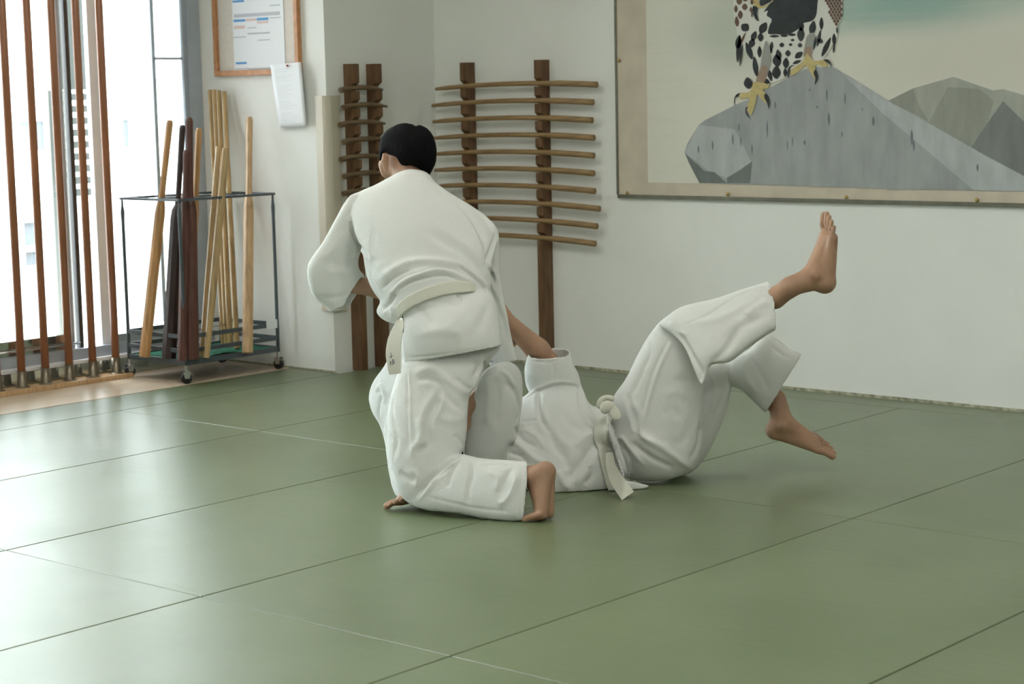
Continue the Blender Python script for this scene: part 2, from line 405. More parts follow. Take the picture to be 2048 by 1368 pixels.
# dagger rack on the pillar's side wall
rk2 = thing('dagger_rack', 'dark two-post notched rack on the pillar side wall, holding short wooden daggers', 'rack', (XS, 6.55, 0))
prof2 = rack_profile(9, 1.350, SP)
for y in (6.447, 6.600):
    post('post', prof2, lambda d, z, w_, y=y: (XS + d, y + w_, z), .040, MT['oldwood'], rk2)
bm = bmesh.new(); n = 14
sweep(bm, [(0, .33 * (i / n - .5), -.012 * (2 * i / n - 1) ** 2 + .004) for i in range(n + 1)], [(.0085 + .004 * (1 - i / n) - (.004 if i > 12 else 0), .0100 + .004 * (1 - i / n) - (.004 if i > 12 else 0)) for i in range(n + 1)], 12)
bmesh.ops.recalc_face_normals(bm, faces=bm.faces)
tm = bpy.data.meshes.new('wooden_dagger'); bm.to_mesh(tm); bm.free(); tm.materials.append(MT['tanto'])
for p in tm.polygons: p.use_smooth = len(p.vertices) == 4
o7 = ['topmost', 'second from the top', 'third from the top', 'fourth from the top', 'fifth from the top', 'sixth from the top', 'lowest visible']
e7 = [765, 774, 770, 776, 770, 774, 774]; l7 = [680, 685, 679, 686, 681, 687, 686]
for k in range(7):
    o = bpy.data.objects.new('wooden_dagger', tm); COL.objects.link(o)
    xx = XS + .067 - .0135
    ya = pl(l7[k], 174 + 34.5 * k, 0, xx)[1]; yc = pl(e7[k], 174 + 34.5 * k, 0, xx)[1]
    o.location = (xx, (ya + yc) / 2, 1.350 - k * SP + .0112); o.scale = (1, (yc - ya) / .33, 1)
    tag(o, 'short wooden dagger on the two-post rack beside the pillar, %s' % o7[k], 'wooden dagger', 'wooden daggers on the short rack')
# corner guard
bm = bmesh.new(); sec = []
for a in [(XS - .065, YB - .004), (XS - .065, YB - .014), (XS - .01, YB - .020)] + [(XS - .004 + .022 * math.sin(t), YB + .004 - .022 * math.cos(t)) for t in (0.2, .5, .8, 1.1, 1.4)] + [(XS + .020, YB + .01), (XS + .014, YB + .072), (XS + .002, YB + .072), (XS + .002, YB - .002)]:
    sec.append(a)
def secr(z, s=1): return [(x, y, z) for x, y in sec]
ring_loft(bm, [secr(.305), secr(1.328)])
cg = finish('corner_guard', bm, MT['padding'], smooth=False, bevel=.002)
tag(cg, 'beige rounded padding strip wrapped over the white pillar corner', 'corner guard')
for z in (.30, 1.316):
    bm = bmesh.new(); ring_loft(bm, [[(XS - .03 + (x - XS + .03) * 1.03, YB + (y - YB) * 1.06, zz) for x, y in sec] for zz in (z, z + .014)])
    finish('end_band', bm, MT['padding'], cg)

# ------------------------------------------------------------------ pin board, papers
nb = thing('notice_board', 'orange wood framed notice board on the white wall above the stick cart', 'notice board', (-7.14, YB, 1.44))
x0, x1, z0, z1 = -7.448, -6.828, 1.437, 1.96; t = .026; dpt = .026
bm = bmesh.new()
for q in ((x0, x1, z0, z0 + t), (x0, x1, z1 - t, z1), (x0, x0 + t, z0 + t, z1 - t), (x1 - t, x1, z0 + t, z1 - t)):
    bx(bm, q[0], q[1], YB - dpt, YB - .001, q[2], q[3])
finish('frame', bm, MT['frame'], nb, bevel=.002)
box('pinboard', (x0 + t, x1 - t, YB - .010, YB - .001, z0 + t, z1 - t), MT['cork'], nb)
ch = thing('schedule_sheet', 'white timetable sheet with blue and pink bars pinned inside the notice board', 'sheet', (-7.15, YB - .012, 1.47))
def Q(px, py, d=.0125): p = pl(px, py, 1, YB - d); return p[0], p[2]
xa, _ = Q(466, 60); xb, _ = Q(568, 60)
za = Q(500, 139)[1]
bm = bmesh.new(); bx(bm, xa, xb, YB - .0125, YB - .0105, za, 1.90, 0)
for mi, lst in ((1, [(465, 488, 1.5, 4), (467, 490.5, 39.5, 43), (513.5, 537, 36, 40), (471.5, 493.5, 124.5, 128)]), (2, [(491, 513, 37.5, 41.5), (514, 537, 43, 46), (468, 490, 52, 57)]),
                (3, [(468, 560, 28.7, 29.7), (495, 513, 55, 56), (495, 540, 66, 67), (467, 492, 74, 74.8), (515, 540, 79.5, 80.3), (540, 560, 10, 11), (540, 562, 35, 35.7), (495, 563, 136.3, 137), (470, 495, 137, 138)])):
    for (a, b, c, d) in lst:
        p, q = Q(a, c), Q(b, d); bx(bm, p[0], q[0], YB - .0129, YB - .0122, min(p[1], q[1]), max(p[1], q[1]), mi)
finish('paper', bm, [MT['paper'], MT['inkblue'], MT['inkpink'], MT['ink']], ch)
pn = thing('hanging_note', 'curling white note pinned over the lower right corner of the notice board', 'note', tuple(pl(575, 130, 1, YB - .03)))
def W2(px, py, d): return tuple(pl(px, py, 1, YB - d))
bm = bmesh.new(); NR = 14; NC = 8; gv = []
for i in range(NR + 1):
    v = i / NR; row = []
    for j in range(NC + 1):
        u_ = j / NC
        px = (541 + (560 - 541) * v ** 1.1) * (1 - u_) + (602 + (613 - 602) * v) * u_
        py = (130 + 126 * v) * (1 - u_) + (124 + 128 * v) * u_
        row.append(bm.verts.new(W2(px, py, .031 - .012 * v + .016 * math.sin(v * 3.0) * (u_ - .3) + .010 * u_ * v)))
    gv.append(row)
for i in range(NR):
    for j in range(NC): bm.faces.new((gv[i][j], gv[i][j + 1], gv[i + 1][j + 1], gv[i + 1][j]))
o = finish('paper', bm, MT['paper'], pn, smooth=True); sd = o.modifiers.new('s', 'SOLIDIFY'); sd.thickness = .0006
bm = bmesh.new()
for i in range(24):
    v = .08 + .88 * i / 24
    if i in (2, 6, 13, 18): continue
    e = random.uniform(.45, .9)
    for (u0, u1) in ((.12, .12 + .76 * e),):
        vs = []
        for (u_, vv) in ((u0, v), (u1, v), (u1, v + .006), (u0, v + .006)):
            px = (541 + 19 * vv ** 1.1) * (1 - u_) + (602 + 11 * vv) * u_; py = (130 + 126 * vv) * (1 - u_) + (124 + 128 * vv) * u_
            vs.append(bm.verts.new(W2(px, py, .0325 - .012 * vv + .016 * math.sin(vv * 3.0) * (u_ - .3) + .010 * u_ * vv)))
        bm.faces.new(vs)
finish('writing', bm, mat('faint pencil writing', (.68, .69, .72), .8), pn)
pin = tube('push_pin', [W2(574, 131, .032), W2(574, 131, .042)], .005, mat('red plastic', (.5, .04, .04), .4), n=10)
tag(pin, 'tiny red pin holding the curling white note', 'pin')

# ------------------------------------------------------------------ painting
DY = YR - .012
pa = thing('hanging_painting', 'large painting of a bird of prey perched on grey rocks, hung on the far wall', 'painting', (-4.4, YR, .84))
XL, XR2, ZB, ZT = -5.500, -2.75, .838, 2.35
box('backing', (XL, XR2, DY, YR - .0005, ZB, ZT), mat('fabric mount', (.60, .52, .41), .7, var=.08, vscale=10, stretch=(1, 1, 1), bump=.1, bscale=120), pa)
bm = bmesh.new()
bx(bm, XL - .004, XR2 + .004, DY - .006, YR, ZB - .012, ZB + .006); bx(bm, XL - .010, XL + .002, DY - .004, YR, ZB + .006, ZT)
finish('edge_strip', bm, mat('dull metal edging', (.20, .195, .15), .35, metal=.4, var=.2, vscale=15), pa)
def groundmat():
    m = bpy.data.materials.new('painted sky'); m.use_nodes = True; nt = m.node_tree; b = nt.nodes['Principled BSDF']; L = nt.links.new
    b.inputs['Roughness'].default_value = .75
    geo = nt.nodes.new('ShaderNodeNewGeometry')
    prev = None
    def blob(px, py, rx, rz, col, amt, prev):
        c = pl(px, py, 1, DY)
        mp = nt.nodes.new('ShaderNodeVectorMath'); mp.operation = 'SUBTRACT'; mp.inputs[1].default_value = tuple(c); L(geo.outputs['Position'], mp.inputs[0])
        sc = nt.nodes.new('ShaderNodeVectorMath'); sc.operation = 'MULTIPLY'; sc.inputs[1].default_value = (1 / rx, 0, 1 / rz); L(mp.outputs[0], sc.inputs[0])
        ln = nt.nodes.new('ShaderNodeVectorMath'); ln.operation = 'LENGTH'; L(sc.outputs[0], ln.inputs[0])
        mr = nt.nodes.new('ShaderNodeMapRange'); mr.interpolation_type = 'SMOOTHSTEP'; mr.inputs['From Min'].default_value = .2; mr.inputs['From Max'].default_value = 1.1
        mr.inputs['To Min'].default_value = amt; mr.inputs['To Max'].default_value = 0; L(ln.outputs['Value'], mr.inputs['Value'])
        mx = nt.nodes.new('ShaderNodeMix'); mx.data_type = 'RGBA'
        L(mr.outputs[0], mx.inputs['Factor'])
        if prev is None: mx.inputs['A'].default_value = (.74, .71, .62, 1)
        else: L(prev, mx.inputs['A'])
        mx.inputs['B'].default_value = (*col, 1)
        return mx.outputs['Result']
    prev = blob(1480, 60, .40, .24, (.50, .53, .44), .8, prev)
    prev = blob(1700, 25, .5, .12, (.32, .46, .41), .75, prev)
    prev = blob(1850, 0, .45, .17, (.30, .45, .40), .9, prev)
    prev = blob(2040, -40, .6, .2, (.34, .47, .42), .6, prev)
    prev = blob(1950, 120, .8, .25, (.62, .58, .49), .5, prev)
    n = nt.nodes.new('ShaderNodeTexNoise'); mp2 = nt.nodes.new('ShaderNodeMapping'); mp2.inputs['Rotation'].default_value = (0, R3(20), 0); mp2.inputs['Scale'].default_value = (.8, 1, 11)
    L(geo.outputs['Position'], mp2.inputs[0]); L(mp2.outputs[0], n.inputs['Vector']); n.inputs['Scale'].default_value = 3; n.inputs['Detail'].default_value = 6
    r = nt.nodes.new('ShaderNodeMapRange'); r.inputs['From Min'].default_value = .5; r.inputs['From Max'].default_value = .8; r.inputs['To Min'].default_value = 0; r.inputs['To Max'].default_value = .45; L(n.outputs['Fac'], r.inputs['Value'])
    mx = nt.nodes.new('ShaderNodeMix'); mx.data_type = 'RGBA'; L(r.outputs[0], mx.inputs['Factor']); L(prev, mx.inputs['A']); mx.inputs['B'].default_value = (.68, .64, .55, 1)
    L(mx.outputs['Result'], b.inputs['Base Color'])
    return m
a_ = pl(1300, 365, 1, DY)
box('canvas', (-5.327, XR2 - .16, DY - .0012, DY, a_[2], ZT - .08), groundmat(), pa)
LAY = [0]
pbm = bmesh.new(); pmats = []
def paint(name, polys, m, lay, holes=None):
    if m not in pmats: pmats.append(m)
    mi = pmats.index(m)
    for pg in polys:
        pts = [pl(px, py, 1, DY) for px, py in pg]
        v = [pbm.verts.new((p[0], DY - .0014 - lay * .0004, p[2])) for p in pts]
        try: f = pbm.faces.new(v)
        except ValueError: continue
        f.material_index = mi
G8 = lambda L_: [(1220 + x / 2.473, y / 2.473) for x, y in L_]
EG = lambda L_: [(1400 + x / 5.12, y / 5.12) for x, y in L_]
def smooth_poly(L_, k=5):
    out = []; n = len(L_)
    for i in range(n):
        p0, p1, p2, p3 = (np.array(L_[(i + j - 1) % n], float) for j in range(4))
        for s in range(k):
            t = s / k
            out.append(tuple(.5 * ((2 * p1) + (-p0 + p2) * t + (2 * p0 - 5 * p1 + 4 * p2 - p3) * t * t + (-p0 + 3 * p1 - 3 * p2 + p3) * t ** 3)))
    return out
rock = lambda nm, c, v=.12: mat(nm, c, .8, var=v, vscale=6, stretch=(3, 1, 1), detail=7)
mrock = rock('painted main rock', (.36, .375, .37)); mrockd = rock('painted dark facet', (.18, .20, .19)); mfar = rock('painted far rock', (.39, .395, .345)); mfar2 = rock('painted far rock facet', (.31, .315, .275)); mfar3 = rock('painted far rock shade', (.21, .22, .21))
mrockl = rock('painted rock light', (.46, .48, .48))
paint('far_rock', [G8([(1370, 500), (1500, 437), (1700, 380), (1895, 447), (1945, 440), (2048, 470), (2300, 560), (2500, 700), (2500, 940), (1370, 940)])], mfar, 1)
paint('far_rock_facet', [G8([(1500, 437), (1530, 520), (1575, 600), (1380, 500)]), G8([(1672, 430), (1830, 440), (1900, 500), (1840, 700), (1790, 760), (1560, 640)])], mfar2, 2)
paint('far_rock_shade', [G8([(1945, 500), (2048, 600), (2200, 700), (2300, 900), (1990, 870), (1780, 740), (1860, 620)])], mfar3, 3)
paint('near_rock', [G8([(370, 755), (385, 710), (440, 618), (470, 595), (620, 520), (700, 485), (780, 440), (880, 385), (960, 345), (1000, 332), (1100, 330), (1130, 345), (1180, 375), (1400, 510), (1600, 620), (1860, 770), (2048, 880), (2200, 950), (1500, 937), (445, 905), (425, 870), (390, 800)])], mrock, 4)
paint('near_rock_light', [G8([(370, 755), (440, 618), (620, 640), (700, 800), (580, 880), (500, 850)]), G8([(1130, 345), (1400, 510), (1860, 770), (2200, 950), (1800, 940), (1350, 560)])], mrockl, 5)
paint('near_rock_facet', [G8([(470, 845), (520, 852), (580, 905), (490, 905)]), G8([(580, 880), (640, 845), (706, 798), (695, 906), (582, 905)]), G8([(374, 760), (470, 845), (490, 906), (445, 905), (392, 805)])], mrockd, 6)
# streaks on the rock
stks = []
for (x, y, h_, w_) in ((1075, 470, 60, 9), (1085, 590, 70, 13), (1165, 490, 60, 8), (990, 445, 10, 12), (1025, 530, 14, 10), (820, 520, 40, 10), (640, 630, 40, 9), (610, 690, 60, 9), (650, 700, 50, 7), (780, 640, 90, 8), (510, 720, 50, 9), (440, 740, 40, 9), (1305, 600, 50, 14), (1495, 680, 80, 14), (1505, 720, 60, 10), (1250, 540, 14, 7), (1150, 665, 30, 8), (880, 720, 60, 6), (905, 700, 50, 6), (965, 705, 26, 12), (1820, 830, 40, 12), (705, 740, 50, 9)):
    stks.append(G8(smooth_poly([(x, y - h_ * .5), (x + w_ * .5, y), (x, y + h_ * .5), (x - w_ * .5, y - h_ * .1)], 3)))
paint('rock_streaks', stks, mat('painted streak', (.18, .20, .21), .8), 7)
# the bird
mblk = mat('painted black plumage', (.022, .027, .029), .7, var=.3, vscale=30); mwht = mat('painted white plumage', (.70, .685, .62), .75); mbrn = mat('painted brown plumage', (.15, .085, .055), .75, var=.2, vscale=40)
myel = mat('painted yellow foot', (.56, .45, .20), .75, var=.12, vscale=60); mgrey = mat('painted grey shank', (.32, .32, .29), .75); mshank = mat('painted brown shank', (.34, .235, .17), .75)
paint('bird_body', [EG(smooth_poly([(340, -60), (400, -200), (480, -300), (520, -420), (620, -520), (760, -540), (880, -480), (960, -360), (1150, -330), (1330, -250), (1430, -100), (1465, 30), (1455, 200), (1410, 260), (1415, 330), (1400, 400), (1250, 620), (1160, 560), (1060, 640), (960, 700), (880, 790), (780, 840), (690, 870), (640, 860), (585, 780), (545, 650), (460, 500), (400, 420), (380, 300), (355, 200), (352, 60)], 4))], mwht, 8)
paint('bird_breast', [EG(smooth_poly([(760, -40), (860, -160), (1020, -240), (1180, -180), (1215, -60), (1210, 40), (1195, 160), (1150, 215), (1060, 240), (1010, 300), (900, 355), (780, 350), (705, 345), (715, 270), (740, 200), (690, 160), (700, 110), (660, 120), (750, 0)], 4))], mblk, 9)
fe = []
def leaf(cx, cy, w_, h_, a=0):
    c, s = math.cos(R3(a)), math.sin(R3(a)); o = []
    for (x, y) in smooth_poly([(0, -h_ / 2), (w_ / 2, -h_ * .05), (w_ * .34, h_ * .32), (0, h_ / 2), (-w_ * .34, h_ * .32), (-w_ / 2, -h_ * .05)], 3):
        o.append((cx + c * x - s * y, cy + s * x + c * y))
    return EG(o)
for q in ((655, 285, 80, 130, 30), (628, 380, 60, 90, 0), (560, 370, 60, 110, 20), (540, 440, 66, 100, 15), (617, 530, 46, 120, 0), (510, 520, 60, 190, -20), (575, 680, 56, 210, -8), (740, 470, 40, 90, 8), (735, 520, 30, 60, 8),
          (845, 460, 52, 50, 0), (955, 410, 40, 26, 0), (935, 457, 38, 30, 0), (1032, 463, 46, 46, 0), (812, 560, 60, 110, -12), (908, 545, 56, 66, 0), (1020, 563, 60, 100, 52), (795, 620, 90, 130, -8), (888, 645, 66, 110, 0), (1000, 635, 90, 36, -20), (790, 740, 90, 140, 0), (722, 765, 46, 140, -16), (880, 740, 40, 90, 0), (690, 835, 60, 60, 0),
          (1160, 285, 70, 150, 10), (1045, 265, 56, 110, 0), (1040, 350, 76, 150, 0), (1250, 240, 40, 130, 0), (1225, 390, 36, 180, 12), (1182, 440, 30, 150, 12), (1240, 420, 60, 50, 20), (1300, 480, 50, 220, 25), (1380, 400, 40, 120, 0), (1378, 490, 22, 110, 5), (1410, 310, 18, 70, 0),
          (405, 500, 50, 280, 6), (430, 560, 20, 240, 8), (470, 280, 90, 90, 40), (400, 430, 60, 150, 10), (500, 850, 90, 120, -10), (770, 370, 100, 30, 0), (870, 365, 80, 30, 0), (950, 355, 80, 30, 0)): fe.append(leaf(*q))
paint('dark_feathers', fe, mblk, 11)
br = []
for q in ((410, 10, 60, 80, 0), (375, 90, 34, 80, 0), (465, 70, 56, 70, 0), (420, 150, 50, 90, 0), (385, 220, 44, 110, -6), (530, 100, 30, 60, 0), (540, 20, 34, 60, 0), (540, 150, 20, 60, 0), (470, 0, 50, 30, 0), (445, 400, 24, 160, 24)): br.append(leaf(*q))
for j in range(9):
    for i in range(5):
        x = 1300 + i * 34 + (j % 2) * 17; y = 5 + j * 30
        if x < 1462 - max(0, y - 120) * .25 and x > 1285 + y * .35: br.append(leaf(x, y, 30, 38, -8))
for j in range(8):
    for i in range(7):
        if j < 6: br.append(leaf(1250 + i * 30 + (j % 2) * 14, -30 - j * 36, 27, 40, 0))
        br.append(leaf(400 + i * 30 + (j % 2) * 14 + max(0, j - 3) * 16, -40 - j * 40, 27, 40, 0))
        if j < 7: br.append(leaf(580 + i * 44 + (j % 2) * 20, -190 - j * 44, 36, 46, 0))
paint('brown_feathers', br, mbrn, 11)
paint('shanks', [EG(smooth_poly([(680, 420), (715, 480), (740, 620), (700, 760), (660, 850), (580, 840), (620, 720), (640, 580)], 4)), EG(smooth_poly([(1110, 360), (1180, 340), (1170, 450), (1150, 560), (1070, 580), (1080, 470)], 4))], mgrey, 12)
paint('lower_shanks', [EG(smooth_poly([(640, 680), (700, 690), (665, 850), (580, 840)], 4)), EG([(1085, 480), (1155, 480), (1150, 570), (1070, 580)])], mshank, 13)
paint('talon_toes', [EG(smooth_poly(q, 4)) for q in (
    [(560, 840), (660, 850), (700, 860), (720, 880), (690, 910), (650, 920), (690, 970), (700, 1040), (670, 1050), (620, 990), (590, 970), (580, 1040), (560, 1110), (530, 1180), (500, 1140), (490, 1090), (515, 1030), (500, 1000), (430, 1020), (415, 990), (430, 950), (500, 945), (540, 900)],
    [(1110, 545), (1150, 600), (1180, 625), (1280, 615), (1310, 660), (1290, 690), (1200, 660), (1190, 720), (1210, 780), (1190, 810), (1150, 760), (1110, 690), (1080, 670), (1010, 740), (950, 770), (930, 740), (970, 690), (1050, 640), (1080, 590)])], myel, 14)
paint('claws', [EG(smooth_poly(q, 4)) for q in ([(420, 950), (400, 985), (370, 1010), (368, 1082), (357, 1030), (375, 975)], [(500, 1095), (485, 1130), (505, 1180), (532, 1224), (490, 1180), (474, 1130), (482, 1098)], [(690, 960), (715, 1000), (723, 1060), (712, 1118), (700, 1060), (672, 1010), (668, 970)],
    [(970, 672), (935, 690), (935, 730), (915, 800), (902, 750), (918, 690), (950, 668)], [(1190, 712), (1212, 750), (1218, 800), (1185, 870), (1190, 800), (1172, 750)], [(1275, 612), (1320, 610), (1352, 650), (1357, 695), (1335, 655), (1300, 635)], [(680, 850), (715, 835), (735, 860), (712, 850)])], mblk, 15)
paint('bird_beak', [EG(smooth_poly([(560, 60), (600, 80), (595, 150), (612, 216), (575, 190), (550, 130), (548, 80)], 4)), EG(smooth_poly([(620, 20), (660, -40), (740, -30), (745, 5), (690, 40), (640, 60)], 4))], mblk, 16)
paint('bird_cere', [EG(smooth_poly([(560, -60), (600, -40), (620, 50), (680, 55), (750, 20), (755, 0), (700, 60), (640, 85), (590, 75), (560, 50)], 3))], myel, 15)
for f in pbm.faces:
    f.normal_update()
    if f.normal.y > 0: f.normal_flip()
bmesh.ops.triangulate(pbm, faces=pbm.faces[:])
me = bpy.data.meshes.new('painted_bird_and_rocks'); pbm.to_mesh(me); pbm.free()
for m in pmats: me.materials.append(m)
link('painted_bird_and_rocks', me, None, pa)
for i, (px, py) in enumerate(((1254, 386), (1455, 388), (1692, 394), (1953, 400), (1238, 121))):
    p = pl(px, py, 1, DY - .006)
    o = None
    bm = bmesh.new(); bmesh.ops.create_uvsphere(bm, u_segments=12, v_segments=8, radius=.009)
    for v in bm.verts: v.co = Vector((p[0], DY - .006, p[2])) + Vector((v.co.x, v.co.y * .45, v.co.z))
    finish('tack', bm, MT['brass'], pa, smooth=True)

# ------------------------------------------------------------------ wheeled stick cart
cx0, cx1, cy0, cy1 = -7.425, -7.0, 5.682, 6.262
ct = thing('wheeled_cart', 'dark grey steel cart on casters holding wooden training sticks before the window', 'cart', ((cx0 + cx1) / 2, (cy0 + cy1) / 2, 0))
def frame(name, z, hz, th, m=MT['steel'], ins=0):
    bm = bmesh.new(); a0, a1, b0, b1 = cx0 + ins, cx1 - ins, cy0 + ins, cy1 - ins
    bx(bm, a0 - th, a0, b0 - th, b1 + th, z - hz, z + hz); bx(bm, a1, a1 + th, b0 - th, b1 + th, z - hz, z + hz)
    bx(bm, a0, a1, b0 - th, b0, z - hz, z + hz); bx(bm, a0, a1, b1, b1 + th, z - hz, z + hz)
    return finish(name, bm, m, ct, bevel=.0015)
frame('top_rail', .862, .006, .014, ins=.004)
frame('upper_band', .222, .0105, .005); frame('lower_band', .155, .0105, .005); frame('tray_rim', .100, .013, .005)
box('tray', (cx0, cx1, cy0, cy1, .090, .096), MT['steel'], ct)
for (x, y) in ((cx0, cy0), (cx1, cy0), (cx0, cy1), (cx1, cy1)):
    bm = bmesh.new(); sweep(bm, [(x, y, .088), (x, y, .25), (x, y, .75), (x, y, .80), (x, y, .83), (x, y, .858)], [.0095, .009, .0085, .010, .006, .0055], 12)
    finish('corner_post', bm, MT['steel'], ct, smooth=True)
bm = bmesh.new()
for y in (cy0 + .19, cy0 + .39): bx(bm, cx0, cx1, y - .004, y + .004, .858, .866)
bx(bm, (cx0 + cx1) / 2 - .004, (cx0 + cx1) / 2 + .004, cy0, cy1, .857, .865)
finish('divider', bm, MT['steel'], ct)
bm = bmesh.new()
sweep(bm, [(cx0, cy0 + .22, .225), (cx1, cy0 + .22, .225)], .003, 8); sweep(bm, [(cx0 + .2, cy0, .22), (cx0 + .2, cy1, .22)], .003, 8)
finish('lower_wire', bm, MT['chrome'], ct, smooth=True)
# turf lining
bm = bmesh.new(); NX, NY = 26, 34; g_ = []
for i in range(NX + 1):
    row = []
    for j in range(NY + 1):
        x = cx0 + .008 + (cx1 - cx0 - .016) * i / NX; y = cy0 + .008 + (cy1 - cy0 - .016) * j / NY
        z = .106 + .012 * max(0, noise.noise((x * 9, y * 9, 0))) + .004 * noise.noise((x * 60, y * 60, 0)) + .022 * math.exp(-((x - (cx1 - .06)) / .07) ** 2 - ((y - (cy0 + .25)) / .10) ** 2)
        row.append(bm.verts.new((x, y, z)))
    g_.append(row)
for i in range(NX):
    for j in range(NY): bm.faces.new((g_[i][j], g_[i + 1][j], g_[i + 1][j + 1], g_[i][j + 1]))
o = finish('turf_lining', bm, MT['turf'], ct, smooth=True)
box('label_tag', (cx1 + .005, cx1 + .0065, cy1 - .075, cy1 - .005, .206, .248), MT['paper'], ct)
for k, (x, y, a) in enumerate(((cx0, cy0, 80), (cx1, cy0, 70), (cx0, cy1, 20), (cx1, cy1, 15))):
    ca, sa = math.cos(R3(a)), math.sin(R3(a))
    bm = bmesh.new()
    # tyre: axis along (sa,-ca)
    c = Vector((x, y, .0265)); ax_ = Vector((sa, -ca, 0)); f_ = Vector((ca, sa, 0))
    ring = []
    for s in (-.010, -.008, .008, .010):
        rr = .022 if abs(s) > .009 else .0262
        ring.append([c + ax_ * s + f_ * (rr * math.cos(t * math.pi / 12)) + Vector((0, 0, rr * math.sin(t * math.pi / 12))) for t in range(24)])
    ring_loft(bm, ring)
    wl = finish('wheel', bm, MT['rubber'], ct, smooth=False, bevel=0)
    bm = bmesh.new()
    for s in (-.013, .013):
        pts = [c + ax_ * s + q for q in (f_ * -.012 + Vector((0, 0, .0)), f_ * .012 + Vector((0, 0, .0)), f_ * .018 + Vector((0, 0, .032)), f_ * -.018 + Vector((0, 0, .032)))]
        ring_loft(bm, [[p - ax_ * .0015 for p in pts], [p + ax_ * .0015 for p in pts]])
    p0 = c + Vector((0, 0, .033)); sweep(bm, [p0 - ax_ * .016, p0 + ax_ * .016], .010, 10, sq=.3)
    sweep(bm, [c + Vector((0, 0, .03)), c + Vector((0, 0, .064))], .009, 12)
    sweep(bm, [c + f_ * .01 + Vector((0, 0, .022)), c + f_ * .034 + Vector((0, 0, .014))], .005, 8, sq=.4)
    finish('fork', bm, MT['chrome'], wl, smooth=False)

# sticks in the cart --------------------------------------------------------
def stick(name, label, cat, bot, top, D, prof, m, sides=8, sq=.8, group='wooden sticks in the cart', parts=None, rot=None):
    """bot/top: where it stands on the turf and where its end shows; prof: (t, radius) pairs"""
    b = pl(*bot, 2, .112 if len(bot) == 2 else bot[2])
    tp_ = P(top[0], top[1], D)
    prof = [(q[0], q[1] * 1.12) for q in prof]; sq = max(sq, .92)
    b = Vector(b); tp_ = Vector(tp_)
    bm = bmesh.new()
    n_ = len(prof); pts = [b.lerp(tp_, q[0]) for q in prof]
    sweep(bm, pts, [q[1] for q in prof], sides, sq=sq, up=(0, 1, 0), rot=math.pi / 8 if rot is None else rot)
    o = finish(name, bm, m, None, smooth=sides > 10, bevel=.001)
    return tag(o, label, cat, group)
def sub(tn, wl_, wh): # heavy practice sword: faceted blade, round grip
    return [(0, wl_), (.02, wl_ * 1.02), (tn - .06, wl_ * .95), (tn - .025, wl_ * .82), (tn, wh * .98), (tn + .05, wh * .88), (.985, wh), (.997, wh * .8), (1, wh * .5)]
stick('wooden_practice_club', 'pale oak heavy practice sword leaning in the left end of the cart', 'wooden sword', (289, 714), (340, 240), 9.06, sub(.665, .0255, .0165), MT['honeywood'])
stick('wooden_practice_club', 'near black practice sword leaning left, thinner grip of the dark pair', 'wooden sword', (338, 716), (365, 250), 9.02, sub(.66, .0330, .0150), MT['ebony'])
stick('wooden_practice_club', 'thick dark brown practice sword standing upright, tallest of the dark sticks', 'wooden sword', (384, 719), (378, 235), 8.98, sub(.665, .0330, .0185), MT['redwood'])
stick('wooden_practice_club', 'reddish brown practice sword directly behind the cart near corner post', 'wooden sword', (364, 722), (372, 300), 8.95, sub(.80, .0210, .0140), MT['redwood'])
stick('wooden_practice_club', 'tan grip rising just right of the thick dark practice sword', 'wooden sword', (376, 705), (398, 256), 9.12, sub(.70, .0200, .0155), MT['honeywood'])
stick('wooden_practice_club', 'pale practice sword standing alone upright at the right end of the cart', 'wooden sword', (495, 706), (499, 234), 9.32, sub(.665, .0255, .0165), MT['palewood'])
bl = ['tall bamboo staff nearest the window jamb, leftmost of the four', 'tall bamboo staff, second from left of the four', 'tall bamboo staff, third from left of the four', 'tall bamboo staff standing slightly apart, rightmost of the four']
for i, (b, t) in enumerate((((447, 690), (420, 180)), ((454, 692), (428.5, 180)), ((461, 694), (437, 181)), ((474, 697), (448, 183)))):
    o = stick('bamboo_staff', bl[i], 'bamboo staff', b, t, 9.55 - .02 * i, [(0, .0125), (.42, .012), (.424, .0132), (.428, .012), (.80, .0112), (.803, .0122), (.806, .0112), (.995, .0110), (1, .0095)], MT['bamboo'], sides=14, sq=1)
stick('split_bamboo_sword', 'split bamboo sword leaning right in front of the tall staffs, narrower left one', 'bamboo sword', (403, 714), (437, 293), 9.12, [(0, .011), (.3, .014), (.7, .014), (.995, .012), (1, .010)], MT['bamboo'], sides=6)
stick('split_bamboo_sword', 'split bamboo sword leaning right in front of the tall staffs, thicker right one', 'bamboo sword', (413, 716), (452, 296), 9.08, [(0, .013), (.3, .018), (.7, .018), (.995, .0165), (1, .014)], MT['bamboo'], sides=6)

